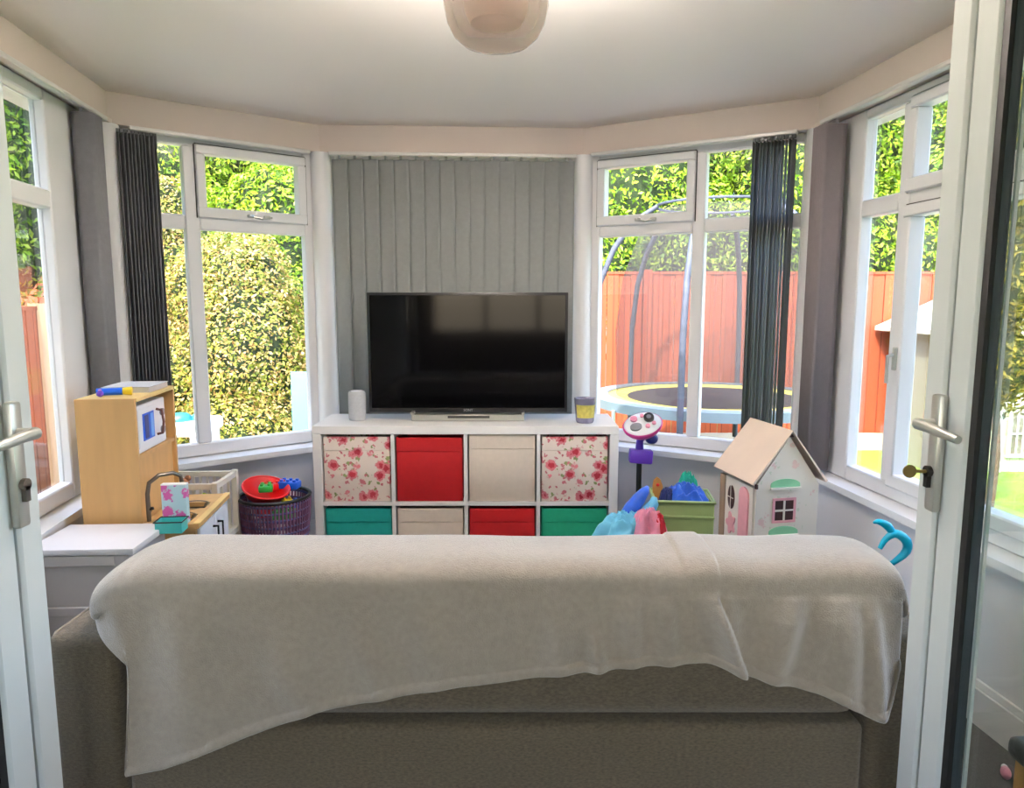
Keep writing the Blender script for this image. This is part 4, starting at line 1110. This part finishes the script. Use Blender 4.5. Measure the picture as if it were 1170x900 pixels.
# ------------------------------------------------------------------ trees and shrubs
def foliage_mesh(name, m, lumps, N, size, parent=None, seed=0, aspect=.42, droop=.2):
    """N separate leaves scattered through the outer layer of a set of ellipsoids"""
    rng = np.random.default_rng(seed)
    L_ = np.array(lumps, float)
    wgt = L_[:, 3]*L_[:, 4]+L_[:, 4]*L_[:, 5]+L_[:, 3]*L_[:, 5]
    idx = rng.choice(len(L_), N, p=wgt/wgt.sum())
    d = rng.normal(size=(N, 3)); d /= np.linalg.norm(d, axis=1)[:, None]
    rad = 1-.28*rng.random(N)**1.6
    rough = 1+.10*np.sin(d[:, 0]*9+idx)*np.cos(d[:, 2]*8+idx*2)
    c = L_[idx, :3]+d*L_[idx, 3:6]*(rad*rough)[:, None]
    nrm = d*.9+rng.normal(size=(N, 3))*.55+np.array([0, 0, .35]); nrm /= np.linalg.norm(nrm, axis=1)[:, None]
    ax = np.cross(nrm, rng.normal(size=(N, 3))); ax[:, 2] -= droop; ax -= nrm*(ax*nrm).sum(1)[:, None]; ax /= np.linalg.norm(ax, axis=1)[:, None]
    bx_ = np.cross(nrm, ax)
    s = (size*(.65+.7*rng.random(N)))[:, None]
    v = np.stack([c-ax*s*.5, c+bx_*s*aspect*.5+nrm*s*.06, c+ax*s*.5, c-bx_*s*aspect*.5+nrm*s*.06], 1).reshape(-1, 3)
    me = bpy.data.meshes.new(name)
    f = np.arange(N*4).reshape(-1, 4)
    f = np.concatenate([f[:, [0, 1, 2]], f[:, [0, 2, 3]]], 1).reshape(-1, 3)
    me.vertices.add(len(v)); me.vertices.foreach_set('co', v.ravel())
    me.loops.add(f.size); me.loops.foreach_set('vertex_index', f.ravel().astype(np.int32))
    me.polygons.add(len(f)); me.polygons.foreach_set('loop_start', np.arange(0, f.size, 3, dtype=np.int32)); me.polygons.foreach_set('loop_total', np.full(len(f), 3, dtype=np.int32))
    me.update(); me.validate(); me.materials.append(m)
    o = bpy.data.objects.new(name, me); C.objects.link(o)
    if parent: o.parent = parent
    return o
def tree(name, label, cat, x, y, lumps, m, N, size, seed, trunk_h, tr=.07, group=None, aspect=.42, core=.76):
    t = thing(name, label, cat, (x, y, GROUND-.02), 0, group)
    foliage_mesh('foliage', m, lumps, N, size, t, seed, aspect)
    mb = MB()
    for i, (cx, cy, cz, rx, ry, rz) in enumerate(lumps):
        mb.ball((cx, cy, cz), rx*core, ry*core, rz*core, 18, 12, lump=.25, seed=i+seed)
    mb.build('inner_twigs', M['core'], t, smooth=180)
    mb = MB(); mb.tube([(0, 0, 0), (.03, 0, trunk_h*.5), (0, .02, trunk_h)], [tr, tr*.8, tr*.6], 10)
    for i, l in enumerate(lumps[:4]): mb.tube([(0, .01, trunk_h*.7), (l[0]*.6, l[1]*.6, (trunk_h*.7+l[2])/2), (l[0]*.9, l[1]*.9, l[2])], [tr*.5, tr*.35, tr*.2], 7)
    mb.build('trunk', M['bark'], t, smooth=60)
    return t
# row of laurels beyond the back fence
labels = ['tall laurel tree beyond the fence, behind the left side-wall window', 'tall laurel tree beyond the fence, behind the left front window\'s fixed pane', 'tall laurel tree beyond the fence, behind the left opening window and shrub',
          'tall laurel tree beyond the fence, hidden behind the closed central blind', 'tall laurel tree beyond the fence, above the trampoline\'s left edge', 'tall laurel tree beyond the fence, above the trampoline\'s right half',
          'tall laurel tree beyond the fence, above the playhouse roof\'s left end', 'tall laurel tree beyond the fence, far right above the playhouse']
for k in range(8):
    x = -6.4+k*2.0; rs = random.Random(k+3)
    y = 9.35+rs.uniform(-.1, .25)
    lumps = [(0, 0, 3.1, 1.08, .95, 1.6), (-.55, -.15, 2.2, .8, .8, 1.0), (.6, -.1, 2.3, .85, .8, 1.05), (.1, .1, 4.5, 1.05, .9, 1.1), (-.75, .1, 3.9, .7, .7, .85), (.75, 0, 3.8, .7, .75, .9), (rs.uniform(-.4, .4), 0, 5.2, .7, .7, .7)]
    tree('laurel_tree', labels[k], 'tree', x, y, lumps, M['leaf_a'], 60000, .068, 20+k, 2.4, .10, 'laurels beyond the back fence')
# left boundary greenery
tree('hedge_tree', 'leafy tree over the left fence, seen through the left side window', 'tree', -4.7, 5.2, [(0, 0, 2.7, 1.0, 1.3, 1.4), (.1, -1.1, 2.6, .8, .9, 1.2), (0, 1.2, 2.9, .9, 1.0, 1.5), (0, .2, 3.9, .9, 1.4, .9), (.0, -2.0, 2.7, .8, .9, 1.2)], M['leaf_a'], 26000, .07, 51, 2.2)
# big spotted shrub
tree('spotted_shrub', 'large yellow-green variegated shrub filling the left front window', 'shrub', -2.36, 6.35, [(0, 0, 1.22, .62, .6, .95), (-.45, -.05, .8, .45, .45, .75), (.34, -.05, .70, .36, .38, .66), (.0, 0, 1.85, .42, .42, .45), (-.25, .0, 1.75, .42, .4, .48), (.0, -.35, .5, .6, .4, .45)], M['leaf_b'], 55000, .038, 61, 1.0, .05, aspect=.5)
tree('spotted_shrub', 'variegated shrub behind the white water table, left of the largest shrub', 'shrub', -3.15, 6.75, [(0, 0, 1.2, .55, .5, .95), (-.05, -.1, .7, .5, .45, .65), (.05, 0, 1.9, .42, .4, .5), (-.1, 0, 2.4, .38, .35, .45)], M['leaf_b'], 34000, .038, 62, 1.0, .05, aspect=.5)
tree('leafy_bush', 'green bush overhanging the fence behind the variegated shrubs', 'shrub', -2.6, 7.55, [(0, 0, 2.1, .9, .4, .8), (-.8, 0, 1.8, .7, .4, .8), (.55, 0, 1.7, .55, .38, .6), (.2, 0, 2.6, .6, .4, .5)], M['leaf_a'], 26000, .062, 63, 1.4, .06)
# conifer sprays by the right
tree('conifer', 'golden conifer beside the playhouse, seen through the right door glass', 'shrub', 3.72, 5.45, [(0, 0, 1.9, .26, .26, .55), (0, 0, 2.6, .24, .24, .55), (0, 0, 3.2, .18, .18, .5), (.02, 0, 1.2, .2, .2, .4)], M['leaf_c'], 5000, .06, 71, 1.0, .04, aspect=.35)

# ------------------------------------------------------------------ trampoline
TX, TY, TR = 1.85, 6.55, 1.08
t = thing('trampoline', 'round netted trampoline with pale blue edge pad in front of the orange fence', 'trampoline', (TX, TY, GROUND-.02))
RZ = .80
mb = MB(); mb.tube([(TR*math.cos(a), TR*math.sin(a), RZ) for a in np.linspace(0, 2*math.pi, 49)], .022, 8, cap=False); mb.build('frame_ring', M['tramp_steel'], t, smooth=60)
MB().lathe([(TR+.03, RZ-.05), (TR+.035, RZ+.03), (TR-.06, RZ+.04), (TR-.12, RZ+.03), (TR-.12, RZ+.015), (TR-.02, RZ+.024)], 48).build('edge_pad', M['tramp_pad'], t, smooth=60)
MB().lathe([(TR-.30, RZ+.012), (TR-.1205, RZ+.02)], 48).build('spring_cover', M['tramp_pad2'], t)
MB().lathe([(0, RZ-.01), (TR-.30, RZ+.011)], 48).build('jumping_mat', M['tramp_mat'], t)
for k in range(4):
    a = R(45+90*k)
    ca, sa = math.cos(a), math.sin(a); w_ = .32
    p = [(TR*ca-w_*sa, TR*sa+w_*ca), (TR*ca+w_*sa, TR*sa-w_*ca)]
    MB().tube([(p[0][0], p[0][1], RZ-.03), (p[0][0]*1.02, p[0][1]*1.02, .03), (p[1][0]*1.02, p[1][1]*1.02, .03), (p[1][0], p[1][1], RZ-.03)], .019, 8).build('leg', M['tramp_steel'], t, smooth=60)
def pole_pts(a):
    pr = [(TR+.05, .25), (TR+.06, .8), (TR+.05, 1.4), (TR-.02, 1.85), (TR-.14, 2.15), (TR-.30, 2.38), (TR-.52, 2.52)]
    return [(r*math.cos(a), r*math.sin(a), z) for r, z in pr]
ang = [R(x) for x in (-178, -118, -58, 2, 62, 122)]
for a in ang:
    pp = pole_pts(a)
    MB().tube(pp, [.026]*6+[.020], 10).build('enclosure_pole', M['tramp_pole'], t, smooth=70)
MB().tube([((TR-.52)*math.cos(a), (TR-.52)*math.sin(a), 2.53) for a in np.linspace(0, 2*math.pi, 33)], .012, 6, cap=False).build('top_ring', M['tramp_pole'], t, smooth=60)
MB().lathe([(TR-.20, RZ+.03), (TR-.18, 1.4), (TR-.24, 1.9), (TR-.38, 2.3), (TR-.54, 2.50)], 48).build('safety_net', M['net'], t, smooth=80)
t = thing('storage_tub', 'purple plastic tub on the ground under the trampoline', 'tub', (1.92, 6.0, GROUND-.018))
mb = MB(); mb.lathe([(0, .0), (.16, 0), (.20, .44), (.19, .44), (.15, .01), (0, .01)], 28, oval=.8); mb.build('tub_body', M['purple_pl'], t, smooth=50)
MB().tube([(.20*math.cos(a), .16*math.sin(a), .445) for a in np.linspace(0, 2*math.pi, 33)], .012, 8, cap=False).build('rim', M['purple_pl'], t, smooth=60)

# ------------------------------------------------------------------ playhouse
t = thing('garden_playhouse', 'two-storey sage and white wooden playhouse standing on the lawn at the right', 'playhouse', (4.15, 7.0, GROUND-.02))
PW, PD, PE, PR = 2.3, .9, 1.42, 1.95
mb = MB(); mb.prism_y([(0, 0), (PW, 0), (PW, PE), (PW/2, PR), (0, PE)], 0, .03); mb.build('front_wall', M['play_wood'], t)
mb = MB(); mb.prism_y([(0, 0), (PW, 0), (PW, PE), (PW/2, PR), (0, PE)], PD-.03, PD); mb.build('back_wall', M['play_wood'], t)
for x in (0, PW-.03): MB().box(x, x+.03, .031, PD-.031, 0, PE-.01).build('side_wall', M['play_wood'], t)
th = math.atan2(PR-PE, PW/2)
for s_ in (-1, 1):
    e = .12; a, b = ((-e, PE-e*math.tan(th)), (PW/2, PR)) if s_ < 0 else ((PW/2, PR), (PW+e, PE-e*math.tan(th)))
    mb = MB(); mb.prism_y([(a[0], a[1]+.002), (b[0], b[1]+.002), (b[0], b[1]+.045), (a[0], a[1]+.045)], -.14, PD+.1); mb.build('roof_board', M['play_roof'], t)
    mb = MB(); mb.prism_y([(a[0], a[1]-.06), (b[0], b[1]-.06), (b[0], b[1]+.05), (a[0], a[1]+.05)], -.165, -.1405); mb.build('barge_board', M['play_white'], t)
for x0, x1 in ((-.005, .05), (.62, .70), (1.10, 1.18), (1.62, 1.70), (PW-.05, PW+.005)): MB().box(x0, x1, -.03, -.0005, 0, PE-.02).build('trim_post', M['play_white'], t)
MB().box(-.01, PW+.01, -.06, -.0305, .66, .74).build('floor_band', M['play_white'], t)
for x0, x1, z0, z1 in ((.14, .54, .86, 1.30), (.78, 1.03, .84, 1.28), (.78, 1.03, .18, .60), (1.76, 2.16, .86, 1.30), (.14, .54, .16, .56)):
    p_ = MB().box(x0, x1, -.010, -.0005, z0, z1).build('window', M['play_pane'], t)
    mb = MB(); frame(mb, x0-.03, x1+.03, z0-.03, z1+.03, .03, -.03, -.0105)
    for q in (1, 2, 3): xq = x0+(x1-x0)*q/4; mb.box(xq-.006, xq+.006, -.022, -.011, z0, z1)
    mb.box(x0, x1, -.0221, -.0225+.0001-.008, (z0+z1)/2-.008, (z0+z1)/2+.008); mb.build('window_frame', M['play_white'], p_)
MB().box(.76, 1.05, -.10, -.031, 1.0, 1.03).build('green_ledge', M['play_green'], t)
MB().box(1.20, 1.60, -.02, -.0005, .05, .645).build('door', M['play_white'], t)
MB().box(1.20, 1.60, -.02, -.0005, .76, 1.36).build('white_panel', M['play_white'], t)

# ------------------------------------------------------------------ things at the left of the garden
t = thing('water_play_table', 'white water play table with teal bowls in front of the left shrub', 'play table', (-2.58, 5.25, GROUND-.02))
MB().box(-.36, .36, -.22, .22, .72, .82, bev=.03, seg=3).build('table_tray', M['white_pl'], t, smooth=40)
for x in (-.30, .30):
    for y in (-.16, .16): MB().box(x-.03, x+.03, y-.03, y+.03, 0, .7195).build('leg', M['white_pl'], t)
MB().box(-.26, -.06, -.2602, -.2202, .52, .72, bev=.01, seg=1).build('water_hopper', M['dh_wall'], t)
for x, y, r in ((.0, -.08, .085), (.15, -.06, .085), (.26, .0, .06)):
    tt = thing('toy_bowl', 'teal upturned bowl on the white water play table', 'toy bowl', (-2.58+x, 5.25+y, GROUND+.801), 0, 'teal bowls on the water table')
    MB().lathe([(r, 0), (r*.95, r*.3), (r*.6, r*.62), (0, r*.72)], 24).build('bowl_body', M['teal_toy'], tt, smooth=70)
    MB().lathe([(r*1.08, .0), (r*1.08, .008), (r, .010)], 24).build('rim', M['teal_toy'], tt)
t = thing('toy_mushroom', 'teal domed toy on a stem at the back left of the water play table', 'toy', (-2.81, 5.35, GROUND+.801))
MB().tube([(0, 0, 0), (0, 0, .09)], .02, 10).build('stem', M['white_pl'], t, smooth=60)
MB().lathe([(.075, .09), (.06, .13), (.03, .15), (0, .155)], 20).build('dome', M['teal_toy'], t, smooth=70)
t = thing('play_panel', 'pale turquoise upright panel standing at the right edge of the left shrub', 'panel', (-1.64, 5.60, GROUND-.001), R(-8))
MB().box(-.10, .30, -.012, .012, .06, 1.12, bev=.01, seg=2).build('panel_sheet', M['panel_blue'], t, smooth=40)
for x in (-.05, .25): MB().box(x-.03, x+.03, -.10, .10, 0, .0595).build('foot', M['white_pl'], t)

# ------------------------------------------------------------------ light
world = bpy.data.worlds.new('sky'); bpy.context.scene.world = world; world.use_nodes = True
wn = world.node_tree; bgn = wn.nodes['Background']
sky = wn.nodes.new('ShaderNodeTexSky'); sky.sky_type = 'NISHITA'; sky.sun_disc = False
sky.sun_elevation = R(52); sky.sun_rotation = R(200); sky.air_density = 1.0; sky.dust_density = 2.5; sky.ozone_density = .8
wn.links.new(sky.outputs[0], bgn.inputs[0]); bgn.inputs[1].default_value = 1.0
def light(name, kind, loc, rot, energy, size=None, col=(1, 1, 1), size_y=None):
    l = bpy.data.lights.new(name, kind); l.energy = energy; l.color = col
    if kind == 'AREA':
        l.size = size
        if size_y: l.shape = 'RECTANGLE'; l.size_y = size_y
    if kind == 'SUN': l.angle = R(1.5)
    o = bpy.data.objects.new(name, l); C.objects.link(o); o.location = loc; o.rotation_euler = rot
    return o
# sun high behind the house, a little to the left
dirv = Vector((.38, .62, -.78)).normalized()
s_ = light('sun', 'SUN', (0, -5, 8), (0, 0, 0), 4.9, col=(1, .95, .86)); s_.rotation_euler = dirv.to_track_quat('-Z', 'Y').to_euler()
# daylight coming in through the house's back window
light('back_window_daylight', 'AREA', (0, -4.6, 1.5), (R(90), 0, 0), 7, 2.4, (1, .97, .93), 1.25)
# added area light behind the camera, a soft fill from the house side
light('house_room_fill', 'AREA', (0, -1.6, 2.40), (0, 0, 0), 3, .9, (1, .93, .84))
light('ceiling_fill_light', 'AREA', (-.046, 2.20, 2.40), (R(180), 0, 0), 60, .24, (1, .93, .87))  # added uplight above the unlit lamp's shade, brightens the ceiling

# ------------------------------------------------------------------ camera
cam = bpy.data.cameras.new('camera'); co = bpy.data.objects.new('camera', cam); C.objects.link(co)
co.location = (0, 0, 1.37); co.rotation_euler = (R(90-7.4), 0, 0)
cam.sensor_fit = 'HORIZONTAL'; cam.sensor_width = 36; cam.lens = 820/1170*36; cam.clip_start = .02
sc = bpy.context.scene; sc.camera = co
sc.view_settings.view_transform = 'Standard'; sc.view_settings.look = 'None'; sc.view_settings.exposure = 1.22; sc.view_settings.gamma = 1
sc.view_settings.use_curve_mapping = False
